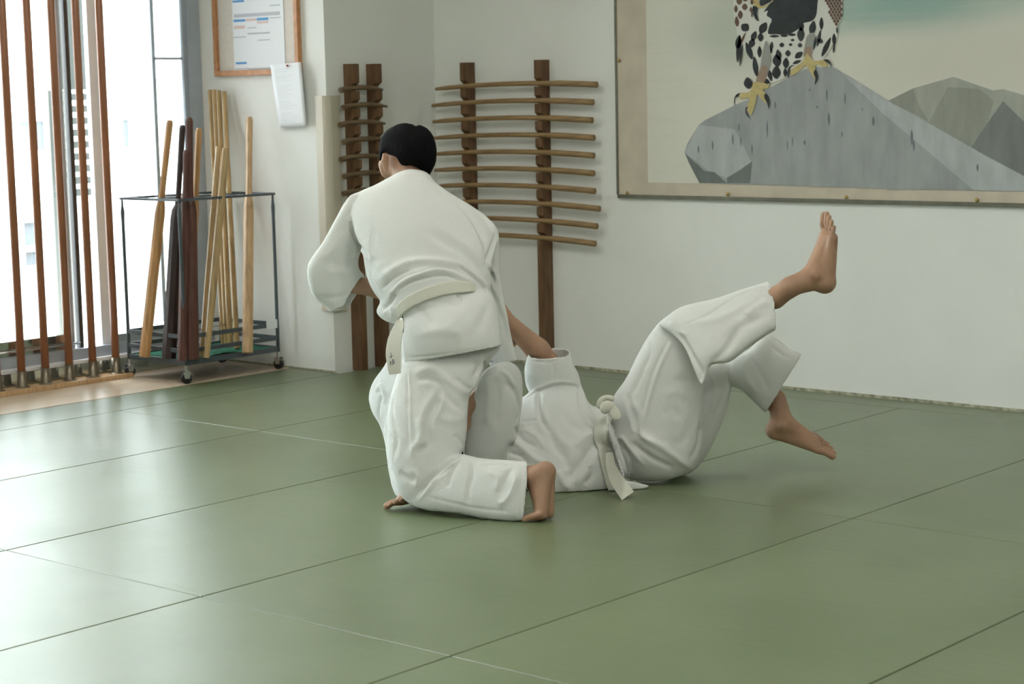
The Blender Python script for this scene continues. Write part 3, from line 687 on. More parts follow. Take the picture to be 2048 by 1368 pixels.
# ------------------------------------------------------------------ people: implicit surfaces -> meshes
def tps(pts):
    a = np.array(pts, float); xy = a[:, :2] / 100.; z = a[:, 2]; n = len(a)
    if n == 2:
        d = xy[1] - xy[0]; l2 = d @ d
        return lambda x, y: z[0] + (z[1] - z[0]) * np.clip(((x / 100. - xy[0, 0]) * d[0] + (y / 100. - xy[0, 1]) * d[1]) / l2, -.5, 1.5)
    if n <= 3:
        A = np.c_[xy, np.ones(n)]; c = np.linalg.lstsq(A, z, rcond=None)[0]
        if n < 3: c = np.array([0, 0, z.mean()]) if n == 1 else c
        return lambda x, y: c[0] * x / 100. + c[1] * y / 100. + c[2]
    r = np.hypot(xy[:, None, 0] - xy[None, :, 0], xy[:, None, 1] - xy[None, :, 1])
    K = r + np.eye(n) * -.15
    Pm = np.c_[xy, np.ones(n)]
    A = np.block([[K, Pm], [Pm.T, np.zeros((3, 3))]]); s = np.linalg.lstsq(A, np.r_[z, 0, 0, 0], rcond=None)[0]
    def f(x, y):
        o = s[n] * x / 100. + s[n + 1] * y / 100. + s[n + 2]
        for i in range(n): o = o + s[i] * np.hypot(x / 100. - xy[i, 0], y / 100. - xy[i, 1])
        return o
    return f
def catmull(L_, k=4, closed=True):
    L_ = [np.array(p, float) for p in L_]; n = len(L_); out = []
    rng = range(n) if closed else range(n - 1)
    for i in rng:
        g = (lambda j: L_[j % n]) if closed else (lambda j: L_[min(max(j, 0), n - 1)])
        p0, p1, p2, p3 = g(i - 1), g(i), g(i + 1), g(i + 2)
        for s in range(k):
            t = s / k
            out.append(.5 * ((2 * p1) + (-p0 + p2) * t + (2 * p0 - 5 * p1 + 4 * p2 - p3) * t * t + (-p0 + 3 * p1 - 3 * p2 + p3) * t ** 3))
    if not closed: out.append(L_[-1])
    return out
def poly_sd(X, Y, poly):
    """signed distance, positive inside (pixels)"""
    p = np.array(poly); q = np.roll(p, -1, 0); d2 = np.full(X.shape, 1e12); ins = np.zeros(X.shape, bool)
    for (x0, y0), (x1, y1) in zip(p, q):
        ex, ey = x1 - x0, y1 - y0; l2 = ex * ex + ey * ey + 1e-9
        t = np.clip(((X - x0) * ex + (Y - y0) * ey) / l2, 0, 1)
        d2 = np.minimum(d2, (X - x0 - t * ex) ** 2 + (Y - y0 - t * ey) ** 2)
        c = ((y0 > Y) != (y1 > Y)); ins ^= c & (X < (x1 - x0) * (Y - y0) / (y1 - y0 + 1e-12) + x0)
    d = np.sqrt(d2); return np.where(ins, d, -d)
def poisson(mask, h):
    lev = [mask]
    while min(lev[-1].shape) > 16 and len(lev) < 5:
        m = lev[-1]; a, b = (m.shape[0] // 2) * 2, (m.shape[1] // 2) * 2
        lev.append(m[:a:2, :b:2])
    u = np.zeros(lev[-1].shape)
    for L in range(len(lev) - 1, -1, -1):
        m = lev[L]
        if u.shape != m.shape:
            v = np.repeat(np.repeat(u, 2, 0), 2, 1); w_ = np.zeros(m.shape); a, b = min(v.shape[0], m.shape[0]), min(v.shape[1], m.shape[1]); w_[:a, :b] = v[:a, :b]; u = w_
        hh = h * 2 ** L; u = u * m
        for _ in range(160 if L else 120):
            a = np.zeros_like(u)
            a[1:-1, 1:-1] = .25 * (u[:-2, 1:-1] + u[2:, 1:-1] + u[1:-1, :-2] + u[1:-1, 2:] + 2 * hh * hh)
            u = a * m
    return u
def smin(a, b, k):
    if k <= 0: return np.minimum(a, b)
    h = np.clip(.5 + .5 * (b - a) / k, 0, 1); return b * (1 - h) + a * h - k * h * (1 - h)

class Field:
    def __init__(s, x0, x1, y0, y1, d0, d1, st=2.6, dz=.005, rec=None):
        s.rec = rec
        s.st, s.dz = st, dz
        s.px = np.arange(x0, x1 + st, st); s.py = np.arange(y0, y1 + st, st); s.D = np.arange(d0, d1 + dz, dz)
        s.f = np.full((len(s.px), len(s.py), len(s.D)), .04, np.float32)
        s.D0 = (d0 + d1) / 2; s.m = s.D0 / FPX
    def sl(s, x0, x1, y0, y1, d0, d1):
        i0, i1 = np.searchsorted(s.px, [x0, x1]); j0, j1 = np.searchsorted(s.py, [y0, y1]); k0, k1 = np.searchsorted(s.D, [d0, d1])
        return slice(max(i0 - 1, 0), i1 + 1), slice(max(j0 - 1, 0), j1 + 1), slice(max(k0 - 1, 0), k1 + 1)
    def pillow(s, poly, D, k=1., tmax=.25, blend=.006, cuts=(), hollow=0, sub=False, smooth=4, sharp=1.0):
        if s.rec is not None: s.rec.append((poly, D, k, tmax, blend, cuts, 0, sub, smooth))
        poly = catmull(poly, smooth) if smooth > 1 else poly
        p = np.array(poly); mg = 14
        cen = tps(D)
        I, J, _ = s.sl(p[:, 0].min() - mg, p[:, 0].max() + mg, p[:, 1].min() - mg, p[:, 1].max() + mg, 0, 99)
        X, Y = np.meshgrid(s.px[I], s.py[J], indexing='ij')
        sd = poly_sd(X, Y, poly) * s.m; h = s.st * s.m
        u = poisson(sd > 0, h)
        ok = sd > 1.2 * h; w_ = np.where(ok, u / np.maximum(sd, 1e-6), 0); c = ok.astype(float)
        for _ in range(14):
            W = np.pad(w_, 1); C = np.pad(c, 1)
            sw = W[:-2, 1:-1] + W[2:, 1:-1] + W[1:-1, :-2] + W[1:-1, 2:]; sc = C[:-2, 1:-1] + C[2:, 1:-1] + C[1:-1, :-2] + C[1:-1, 2:]
            new = (c == 0) & (sc > 0); w_ = np.where(new, sw / np.maximum(sc, 1), w_); c = np.where(new, 1, c)
        w_ = np.where(c > 0, w_, .05)
        u = np.where(ok, u, sd * np.maximum(w_, .01))
        up = np.maximum(u, 0); u = np.where(u > 0, up / (1 + up * k * k / tmax ** 2), u)
        gx, gy = np.gradient(u, h); g2 = gx ** 2 + gy ** 2
        Dc = cen(X, Y)
        t = k * math.sqrt(max(u.max(), 1e-6)) + .03
        _, _, K = s.sl(0, 1, 0, 1, Dc.min() - t, Dc.max() + t)
        z = s.D[K][None, None, :] - Dc[:, :, None]
        F = z * z / k ** 2 - u[:, :, None]
        d = F / np.sqrt(np.maximum(4 * z * z / k ** 4 + g2[:, :, None], (.5 * h) ** 2 + .02 ** 2 * 0 + 1e-5))
        d = np.clip(d, -.06, .06)
        for cut in cuts:
            (ax, ay), (bx_, by), tilt = cut[0], cut[1], (cut[2] if len(cut) > 2 else 0)
            L = math.hypot(bx_ - ax, by - ay); nx, ny = (by - ay) / L, -(bx_ - ax) / L     # outward normal
            e = (((X - ax) * nx + (Y - ay) * ny) * s.m)[:, :, None] + tilt * z
            if hollow and len(cut) <= 3:
                inner = np.maximum(d + hollow, -(e + .07)); d = np.maximum(d, e); d = np.maximum(d, -inner)
            else: d = np.maximum(d, e)
        T = s.f[I, J, K]
        s.f[I, J, K] = np.maximum(T, -d) if sub else smin(T, d.astype(np.float32), blend)
        return s
    def inside(s, rec, gap=.022):
        '''keep the clothed limbs inside the garments'''
        S = Field(0, 10, 0, 10, 6, 6.1); S.px, S.py, S.D, S.st, S.dz, S.D0, S.m = s.px, s.py, s.D, s.st, s.dz, s.D0, s.m; S.f = np.full(s.f.shape, .04, np.float32)
        for a in rec: S.pillow(*a)
        s.f = np.maximum(s.f, S.f + gap); return s
    def cam(s, p): return np.array([(p[0] - 1024) / FPX * p[2], (p[1] - 684) / FPX * p[2], p[2]])
    def cone(s, a, b, ra, rb, blend=.02, sub=False, raw=False):
        """tapered capsule between a and b; points are (px,py,D) or camera metres when raw"""
        A = np.array(a, float) if raw else s.cam(a); B = np.array(b, float) if raw else s.cam(b); R = max(ra, rb) + .035
        lo = np.minimum(A, B) - R; hi = np.maximum(A, B) + R
        zz = (max(lo[2], .5), hi[2])
        xs_ = [lo[0] / z * FPX + 1024 for z in zz] + [hi[0] / z * FPX + 1024 for z in zz]; ys_ = [lo[1] / z * FPX + 684 for z in zz] + [hi[1] / z * FPX + 684 for z in zz]
        I, J, K = s.sl(min(xs_), max(xs_), min(ys_), max(ys_), lo[2], hi[2])
        if I.stop <= I.start or J.stop <= J.start or K.stop <= K.start: return s
        D = s.D[K][None, None, :]; X = (s.px[I][:, None, None] - 1024) / FPX * D; Y = (s.py[J][None, :, None] - 684) / FPX * D
        ab = B - A; l2 = ab @ ab + 1e-12
        t = np.clip(((X - A[0]) * ab[0] + (Y - A[1]) * ab[1] + (D - A[2]) * ab[2]) / l2, 0, 1)
        d = np.sqrt((X - A[0] - t * ab[0]) ** 2 + (Y - A[1] - t * ab[1]) ** 2 + (D - A[2] - t * ab[2]) ** 2) - (ra + (rb - ra) * t)
        T = s.f[I, J, K]; s.f[I, J, K] = np.maximum(T, -d) if sub else smin(T, d.astype(np.float32), blend)
        return s
    def ell(s, c, r, axes=None, blend=.02, sub=False):
        C = s.cam(c); R = max(r) + .04
        lo, hi = C - R, C + R
        I, J, K = s.sl(lo[0] / C[2] * FPX + 1024 - 5, hi[0] / C[2] * FPX + 1029, lo[1] / C[2] * FPX + 679, hi[1] / C[2] * FPX + 689, lo[2], hi[2])
        D = s.D[K][None, None, :]; X = (s.px[I][:, None, None] - 1024) / FPX * D - C[0]; Y = (s.py[J][None, :, None] - 684) / FPX * D - C[1]; Z = D - C[2]
        ax = np.eye(3) if axes is None else np.array(axes)
        q = [ax[i][0] * X + ax[i][1] * Y + ax[i][2] * Z for i in range(3)]
        n1 = np.sqrt(sum((q[i] / r[i]) ** 2 for i in range(3))); n2 = np.sqrt(sum((q[i] / r[i] ** 2) ** 2 for i in range(3)))
        d = n1 * (n1 - 1) / np.maximum(n2, 1e-4)
        T = s.f[I, J, K]; s.f[I, J, K] = np.maximum(T, -d) if sub else smin(T, d.astype(np.float32), blend)
        return s
    def floorclip(s, z=.002):
        D = s.D[None, None, :]; X = (s.px[:, None, None] - 1024) / FPX * D; Y = (s.py[None, :, None] - 684) / FPX * D
        Z = CAM[2] + CF[2] * D + CR[2] * X - CU[2] * Y
        s.f = np.maximum(s.f, (z - Z).astype(np.float32)); return s
    def mesh(s, smooth=2):
        f = s.f; ins = f < 0
        nx, ny, nz = f.shape
        c = np.zeros((nx - 1, ny - 1, nz - 1), np.int8)
        for a in (0, 1):
            for b in (0, 1):
                for e in (0, 1): c += ins[a:nx - 1 + a, b:ny - 1 + b, e:nz - 1 + e]
        act = (c > 0) & (c < 8); idx = np.full(act.shape, -1, np.int64); cells = np.argwhere(act); idx[act] = np.arange(len(cells))
        acc = np.zeros((len(cells), 3)); cnt = np.zeros(len(cells))
        i, j, k = cells.T
        corners = [(a, b, e) for a in (0, 1) for b in (0, 1) for e in (0, 1)]
        for p in corners:
            for ax in range(3):
                if p[ax]: continue
                q = list(p); q[ax] = 1
                v0 = f[i + p[0], j + p[1], k + p[2]]; v1 = f[i + q[0], j + q[1], k + q[2]]
                m = (v0 < 0) != (v1 < 0); t = v0 / (v0 - v1 + 1e-20)
                pos = np.array(p, float)[None].repeat(len(cells), 0); pos[:, ax] += t
                acc[m] += pos[m]; cnt[m] += 1
        V = cells + acc / cnt[:, None]
        quads = []
        for ax in range(3):
            sl0 = [slice(None)] * 3; sl1 = [slice(None)] * 3; sl0[ax] = slice(0, -1); sl1[ax] = slice(1, None)
            e = np.argwhere(ins[tuple(sl0)] != ins[tuple(sl1)])
            o1, o2 = [(1, 2), (2, 0), (0, 1)][ax]
            ok = (e[:, o1] > 0) & (e[:, o2] > 0) & (e[:, o1] < act.shape[o1]) & (e[:, o2] < act.shape[o2]); e = e[ok]
            a = e.copy(); b = e.copy(); b[:, o1] -= 1; c_ = b.copy(); c_[:, o2] -= 1; d_ = e.copy(); d_[:, o2] -= 1
            g = lambda q: idx[q[:, 0], q[:, 1], q[:, 2]]
            Q = np.stack([g(a), g(b), g(c_), g(d_)], 1)
            fl = ins[e[:, 0], e[:, 1], e[:, 2]]
            Q[~fl] = Q[~fl][:, ::-1]
            quads.append(Q[(Q >= 0).all(1)])
        Q = np.concatenate(quads)
        px = s.px[0] + V[:, 0] * s.st; py = s.py[0] + V[:, 1] * s.st; D = s.D[0] + V[:, 2] * s.dz
        W = CAM + D[:, None] * (CF + (px[:, None] - 1024) / FPX * CR - (py[:, None] - 684) / FPX * CU)
        # light laplacian smoothing
        e = np.concatenate([Q[:, [0, 1]], Q[:, [1, 2]], Q[:, [2, 3]], Q[:, [3, 0]]])
        for it in range(smooth * 2):
            sm_ = np.zeros_like(W); n_ = np.zeros(len(W))
            for c3 in range(3): sm_[:, c3] = np.bincount(e[:, 0], W[e[:, 1], c3], len(W)) + np.bincount(e[:, 1], W[e[:, 0], c3], len(W))
            n_ = np.bincount(e[:, 0], minlength=len(W)) + np.bincount(e[:, 1], minlength=len(W))
            lam = .55 if it % 2 == 0 else -.50
            W = W + lam * (sm_ / np.maximum(n_, 1)[:, None] - W)
        # keep the biggest pieces only
        return W, Q
def vnormals(W, Q):
    n = np.cross(W[Q[:, 2]] - W[Q[:, 0]], W[Q[:, 3]] - W[Q[:, 1]]); N = np.zeros_like(W)
    for j in range(4):
        for c in range(3): N[:, c] += np.bincount(Q[:, j], n[:, c], len(W))
    return N / (np.linalg.norm(N, axis=1)[:, None] + 1e-12)
def ray_px(bvh, px, py, back=False):
    d = CF + (px - 1024) / FPX * CR - (py - 684) / FPX * CU
    if back: o = CAM + d * 9.0; h = bvh.ray_cast(Vector(o), Vector(-d).normalized())
    else: h = bvh.ray_cast(Vector(CAM), Vector(d).normalized())
    return h[0], h[1]
def noise_arr(W, sc, seed=0, oct_=3):
    """smooth pseudo-noise from rotated sine products"""
    rs = np.random.RandomState(seed); o = np.zeros(len(W)); a = 1.; fr = sc
    for k in range(oct_):
        for _ in range(5):
            d = rs.randn(3); d /= np.linalg.norm(d); p = rs.rand() * 6.28; d2 = rs.randn(3); d2 /= np.linalg.norm(d2)
            o += a * np.sin((W @ d) * fr + p + 1.3 * np.sin((W @ d2) * fr * .7 + p * 2)) / 5
        a *= .5; fr *= 2.1
    return o
def strokes(W, Q, st):
    """st: (polyline px, width m, height m [, side]) - folds pressed into or raised from the cloth"""
    if not st: return W
    N = vnormals(W, Q); bvh = BVHTree.FromPolygons([tuple(v) for v in W], [tuple(q) for q in Q])
    disp = np.zeros((len(W), 3))
    for q in st:
        line, wd, amp = q[0], q[1] * .80, q[2] * .80; side = q[3] if len(q) > 3 else 0
        pts = []; nrm = []
        cp = catmull(line, 6, False)
        for x, y in cp:
            h, hn = ray_px(bvh, x, y)
            if h is not None:
                hn = np.array(hn); hn = hn if hn @ CF < 0 else -hn
                pts.append(np.array(h)); nrm.append(hn)
        if len(pts) < 2: continue
        pts = np.array(pts); nrm = np.array(nrm)
        keep = [0]
        for i in range(1, len(pts)):
            if np.linalg.norm(pts[i] - pts[keep[-1]]) < .09: keep.append(i)
        pts = pts[keep]; nrm = nrm[keep]
        if len(pts) < 2: continue
        lo, hi = pts.min(0) - 4 * wd, pts.max(0) + 4 * wd
        sel = np.where(((W > lo) & (W < hi)).all(1))[0]; S = W[sel]
        best = np.full(len(S), 1e9); tt = np.zeros(len(S)); sg = np.zeros(len(S)); n = len(pts) - 1; vec = np.zeros((len(S), 3))
        view = -CF
        for i in range(n):
            a, b = pts[i], pts[i + 1]; ab = b - a; l2 = ab @ ab + 1e-12
            t = np.clip(((S - a) @ ab) / l2, 0, 1); v = S - a - t[:, None] * ab; d = np.linalg.norm(v, axis=1)
            m = d < best; best[m] = d[m]; tt[m] = (i + t[m]) / n; vec[m] = nrm[i] * (1 - t[m])[:, None] + nrm[i + 1] * t[m][:, None]; sg[m] = np.sign(v[m] @ np.cross(ab, view))
        tap = np.clip(np.minimum(tt, 1 - tt) * 5 + .12, 0, 1)
        prof = np.exp(-(best / wd) ** 2)
        if side: prof = prof * (1 + .0) - .55 * np.exp(-((best * sg * side - 1.9 * wd) / (wd * 1.2)) ** 2)
        disp[sel] += (amp * tap * prof)[:, None] * vec
    return W + disp
def to_obj(name, W, Q, m, parent, min_piece=400):
    # drop tiny islands
    n = len(W); lab = np.arange(n); e = np.concatenate([Q[:, [0, 1]], Q[:, [1, 2]], Q[:, [2, 3]]])
    for _ in range(2000):
        l2 = lab.copy(); np.minimum.at(l2, e[:, 0], lab[e[:, 1]]); np.minimum.at(l2, e[:, 1], lab[e[:, 0]]); l2 = l2[l2]
        if (l2 == lab).all(): break
        lab = l2
    u_, inv, ct_ = np.unique(lab, return_inverse=True, return_counts=True)
    big = ct_[inv] >= min(min_piece, ct_.max())
    Q = Q[big[Q].all(1)]
    used = np.zeros(n, bool); used[Q.ravel()] = True; mp = np.cumsum(used) - 1; W = W[used]; Q = mp[Q]
    me = bpy.data.meshes.new(name); me.vertices.add(len(W)); me.vertices.foreach_set('co', W.astype(np.float32).ravel())
    me.loops.add(len(Q) * 4); me.loops.foreach_set('vertex_index', Q.astype(np.int32).ravel())
    me.polygons.add(len(Q)); me.polygons.foreach_set('loop_start', np.arange(0, len(Q) * 4, 4, dtype=np.int32)); me.polygons.foreach_set('loop_total', np.full(len(Q), 4, np.int32))
    me.polygons.foreach_set('use_smooth', np.ones(len(Q), bool)); me.update(calc_edges=True); me.validate()
    return link(name, me, m, parent)

def cloth_mat(name, col, tint=None):
    m = mat(name, col, .85, var=.02, vscale=3, bump=.35, bscale=420, spec=.25, sheen=.15)
    return m
MT['gi'] = cloth_mat('white cotton weave', (.70, .705, .675)); MT['gi2'] = cloth_mat('white cotton weave cool', (.84, .85, .86)); MT['beltw'] = cloth_mat('white cotton belt', (.68, .665, .57))
MT['skin'] = mat('skin', (.40, .235, .15), .5, var=.14, vscale=14, bump=.12, bscale=160, spec=.4)
MT['skin'].node_tree.nodes['Principled BSDF'].inputs['Subsurface Weight'].default_value = .12
MT['skin'].node_tree.nodes['Principled BSDF'].inputs['Subsurface Radius'].default_value = (.02, .008, .004)
MT['hair'] = mat('black hair', (.004, .004, .005), .8, bump=.5, bscale=260, stretch=(1, 1, .25), spec=.08)
MT['slit_shade'] = mat('slit shadow black', (.008, .008, .012), .9)
MT['thread'] = mat('dark blue thread', (.02, .025, .05), .7)

def foot(F, H, T, A, medial, L=.25, bend=0, k=.010, roll=0):
    """H heel, T toe tip, A ankle joint (all px,py,D); medial: +1/-1 side of the big toe"""
    h, t, a = F.cam(H), F.cam(T), F.cam(A)
    fw = (t - h) / np.linalg.norm(t - h); up = (a - h) - ((a - h) @ fw) * fw; up /= np.linalg.norm(up); sd = np.cross(fw, up) * medial
    cr_, sr_ = math.cos(R3(roll)), math.sin(R3(roll)); up, sd = up * cr_ + sd * sr_, sd * cr_ - up * sr_
    s = L / .25; O = h - fw * .004
    g = lambda x, y, z: O + s * (fw * x + sd * y + up * z)
    c = lambda p, q, ra, rb, b=k: F.cone(g(*p), g(*q), ra * s, rb * s, b, raw=True)
    c((.027, 0, .030), (.040, 0, .034), .0315, .029)
    c((.03, -.010, .026), (.165, -.036, .016), .026, .016, .016)
    c((.03, .008, .028), (.178, .022, .020), .027, .020, .016)
    c((.062, 0, .062), (.160, .004, .028), .032, .022, .018)
    F.cone(g(.026, 0, .042), g(.026, 0, .042) * .45 + a * .55, .020 * s, .020 * s, .016, raw=True)
    F.cone(g(.050, 0, .066), a, .032 * s, .030 * s, .018, raw=True)
    for y in (-.028, .028): c((.048, y, .070), (.050, y * 1.02, .074), .0125, .0115, .010)
    cb, sb = math.cos(R3(bend)), math.sin(R3(bend))
    for (x, y, z, l, r) in ((.182, .032, .017, .058, .0136), (.186, .0085, .016, .058, .0086), (.180, -.0110, .015, .053, .0080), (.170, -.0290, .014, .047, .0078), (.158, -.0450, .012, .040, .0078)):
        p1 = (x, y, z); p2 = (x + l * .55 * cb, y, z + .004 + l * .55 * sb); p3 = (x + l * cb - l * .0, y, z - .002 + l * sb)
        c(p1, p2, r * 1.0, r * .86, .003); c(p2, p3, r * .86, r * .93, .002)
    for (y0, y1) in ((.006, .009), (-.004, -.006), (-.013, -.019)):   # extensor tendons
        c((.075, y0, .070), (.170, y1, .027), .009, .006, .010)
def hand(F, Wp, Mp, nrm, thumb=1, L=.18, curl=35):
    """Wp wrist, Mp knuckle direction point, nrm palm normal hint in camera axes"""
    w_, m_ = F.cam(Wp), F.cam(Mp); fw = (m_ - w_) / np.linalg.norm(m_ - w_); n = np.array(nrm, float); n -= (n @ fw) * fw; n /= np.linalg.norm(n); sd = np.cross(n, fw) * thumb
    s = L / .18; g = lambda x, y, z: w_ + s * (fw * x + sd * y + n * z)
    F.cone(g(0, .0, 0), g(.04, 0, 0), .024, .026, .015, raw=True)
    for y in (-.027, -.009, .009, .027): F.cone(g(.015, y * .6, 0), g(.088, y, 0), .014, .0115, .012, raw=True)
    for y, l, r in ((-.029, .062, .0078), (-.010, .078, .0086), (.010, .082, .0090), (.029, .074, .0088)):
        p = g(.088, y, 0); a = 0
        for q, seg in enumerate((.46, .30, .24)):
            a += R3(curl * (1, 1.2, .8)[q]); p2 = p + s * l * seg * (fw * math.cos(a) + n * math.sin(a)); F.cone(p, p2, r * s, r * s * .93, .004, raw=True); p = p2; r *= .93
    p = g(.022, .026, .004); 
    for a, l, r in ((48, .036, .0125), (30, .030, .0105), (18, .026, .0098)):
        a = R3(a); p2 = p + s * l * (fw * math.cos(a) + sd * math.sin(a) * .8 + n * .35); F.cone(p, p2, r * s, r * s * .92, .005, raw=True); p = p2
def ribbon(name, up_, lo_, bvh, off, th, m, parent, back=True, k=8):
    """belt lying on the cloth between an upper and a lower edge line, closed round the far side"""
    U = catmull(up_, k, False); Lo = catmull(lo_, k, False); n = min(len(U), len(Lo)); U, Lo = U[:n], Lo[:n]; nv = 7
    ringf, ringb = [], []
    for i in range(n):
        rf, rb = [], []
        for j in range(nv + 1):
            x, y = U[i] + (Lo[i] - U[i]) * (j / nv)
            hf, _ = ray_px(bvh, x, y); hb, _ = ray_px(bvh, x, y, True)
            rf.append(None if hf is None else np.array(hf)); rb.append(None if hb is None else np.array(hb))
        if all(q is not None for q in rf): ringf.append(np.array(rf))
        if all(q is not None for q in rb): ringb.append(np.array(rb))
    rows = np.array(ringf + (ringb[::-1] if back else []))
    def sm(r, it):
        for _ in range(it):
            q = r.copy()
            if back: q = .5 * r + .25 * (np.roll(r, 1, 0) + np.roll(r, -1, 0))
            else: q[1:-1] = .5 * r[1:-1] + .25 * (r[2:] + r[:-2])
            r = q
        return r
    rows = sm(rows, 24)
    # flatten across the width
    for i in range(len(rows)):
        t = np.linspace(0, 1, nv + 1)[:, None]; lin = rows[i][0] * (1 - t) + rows[i][-1] * t; rows[i] = .3 * rows[i] + .7 * lin
    cen = rows.reshape(-1, 3).mean(0); out = []
    for i in range(len(rows)):
        tg = rows[(i + 1) % len(rows)].mean(0) - rows[i - 1].mean(0) if back else rows[min(i + 1, len(rows) - 1)].mean(0) - rows[max(i - 1, 0)].mean(0)
        nn = np.cross(tg, rows[i][-1] - rows[i][0]); nn /= np.linalg.norm(nn) + 1e-9
        if nn @ (rows[i].mean(0) - cen) < 0: nn = -nn
        out.append((rows[i] + nn * off, rows[i] + nn * (off + th)))
    bm = bmesh.new(); rings = [[tuple(p) for p in a] + [tuple(p) for p in b[::-1]] for a, b in out]
    ring_loft(bm, rings, cap=not back, closed=back)
    o = finish(name, bm, m, parent, smooth=True)
    return o
def strip(name, pts, wid, th, m, parent, twist=None):
    """free hanging belt end: pts (px,py,D) centreline, widths in px"""
    C = catmull(pts, 6, False); n = len(C); bm = bmesh.new(); rings = []
    wd = np.interp(np.linspace(0, 1, n), np.linspace(0, 1, len(wid)), wid)
    tw = np.interp(np.linspace(0, 1, n), np.linspace(0, 1, len(twist)), twist) if twist else np.zeros(n)
    for i in range(n):
        a = C[max(i - 1, 0)]; b = C[min(i + 1, n - 1)]; t = (b - a)[:2]; t = t / (np.linalg.norm(t) + 1e-9); nx, ny = -t[1], t[0]
        w_ = wd[i] / 2; c = C[i]; dd = tw[i]
        P1 = P(c[0] - nx * w_, c[1] - ny * w_, c[2] - dd); P2 = P(c[0] + nx * w_, c[1] + ny * w_, c[2] + dd)
        row = [P1 + (P2 - P1) * q for q in np.linspace(0, 1, 6)]
        rings.append([tuple(p - CF * th * .5) for p in row] + [tuple(p + CF * th * .5) for p in row[::-1]])
    ring_loft(bm, rings)
    return finish(name, bm, m, parent, smooth=False, bevel=.0015)

# ================================================================= kneeling person
KREC, UREC = [], []
kn = thing('person', 'kneeling person with short black hair, seen from behind in a white martial arts uniform', 'person', tuple(pl(900, 1010, 2, 0)))
# hair
F = Field(745, 885, 236, 368, 6.38, 6.76, 1.6, .004)
F.pillow([(758, 300), (762, 276), (776, 259), (795, 249), (812, 246), (826, 249), (832, 252), (840, 250), (853, 256), (864, 268), (870, 284), (873, 302), (872, 322), (868, 334), (862, 346), (857, 353), (848, 346), (836, 338), (822, 333), (806, 337), (799, 330), (790, 316), (777, 311), (772, 305), (766, 308), (761, 322), (758, 316)],
         [(815, 300, 6.57), (770, 300, 6.59), (860, 300, 6.575), (815, 250, 6.59), (830, 345, 6.545)], k=1.5, tmax=.3, smooth=3)
W, Q = F.mesh(1); N = vnormals(W, Q); W = W + N * (noise_arr(W, 160, 3, 2) * .0012)[:, None]
to_obj('hair', W, Q, MT['hair'], kn)
# trousers
TH = [(812, 690), (800, 730), (782, 790), (774, 850), (777, 910), (786, 955), (800, 988), (822, 1008), (855, 1018), (892, 1010), (926, 965), (922, 912), (928, 896), (934, 855), (937, 812), (941, 785), (955, 771), (965, 744), (985, 715), (1000, 690), (985, 640), (900, 630), (830, 650)]
F = Field(725, 1066, 615, 1052, 5.82, 6.78, 2.6, .005, KREC)
F.pillow([(800, 690), (768, 733), (754, 751), (743, 771), (738, 798), (746, 828), (760, 852), (768, 879), (773, 910), (782, 965), (800, 1000), (850, 1004), (885, 960), (890, 850), (900, 760), (890, 700)],
         [(800, 720, 6.42), (750, 790, 6.50), (780, 900, 6.40), (830, 990, 6.27)], k=.85, tmax=.10, blend=.004)
F.pillow(TH, [(860, 700, 6.24), (970, 690, 6.24), (850, 850, 6.15), (900, 850, 6.15), (840, 980, 6.09)], k=.82, tmax=.125, blend=.005)
F.pillow([(800, 985), (812, 955), (850, 925), (890, 912), (922, 909), (955, 916), (996, 920), (1053, 923), (1080, 925), (1080, 1045), (1043, 1042), (1022, 1043), (975, 1039), (928, 1029), (888, 1024), (854, 1020), (821, 1008)],
         [(820, 990, 6.08), (930, 975, 6.03), (1050, 980, 5.965)], k=.80, tmax=.085, blend=.004, cuts=[((1054, 918), (1045, 1045), .12)], hollow=.009, smooth=3)
F.floorclip(.001)
W, Q = F.mesh(1)
E6 = lambda L_: [(720 + x / 2.974, 620 + y / 2.974) for x, y in L_]
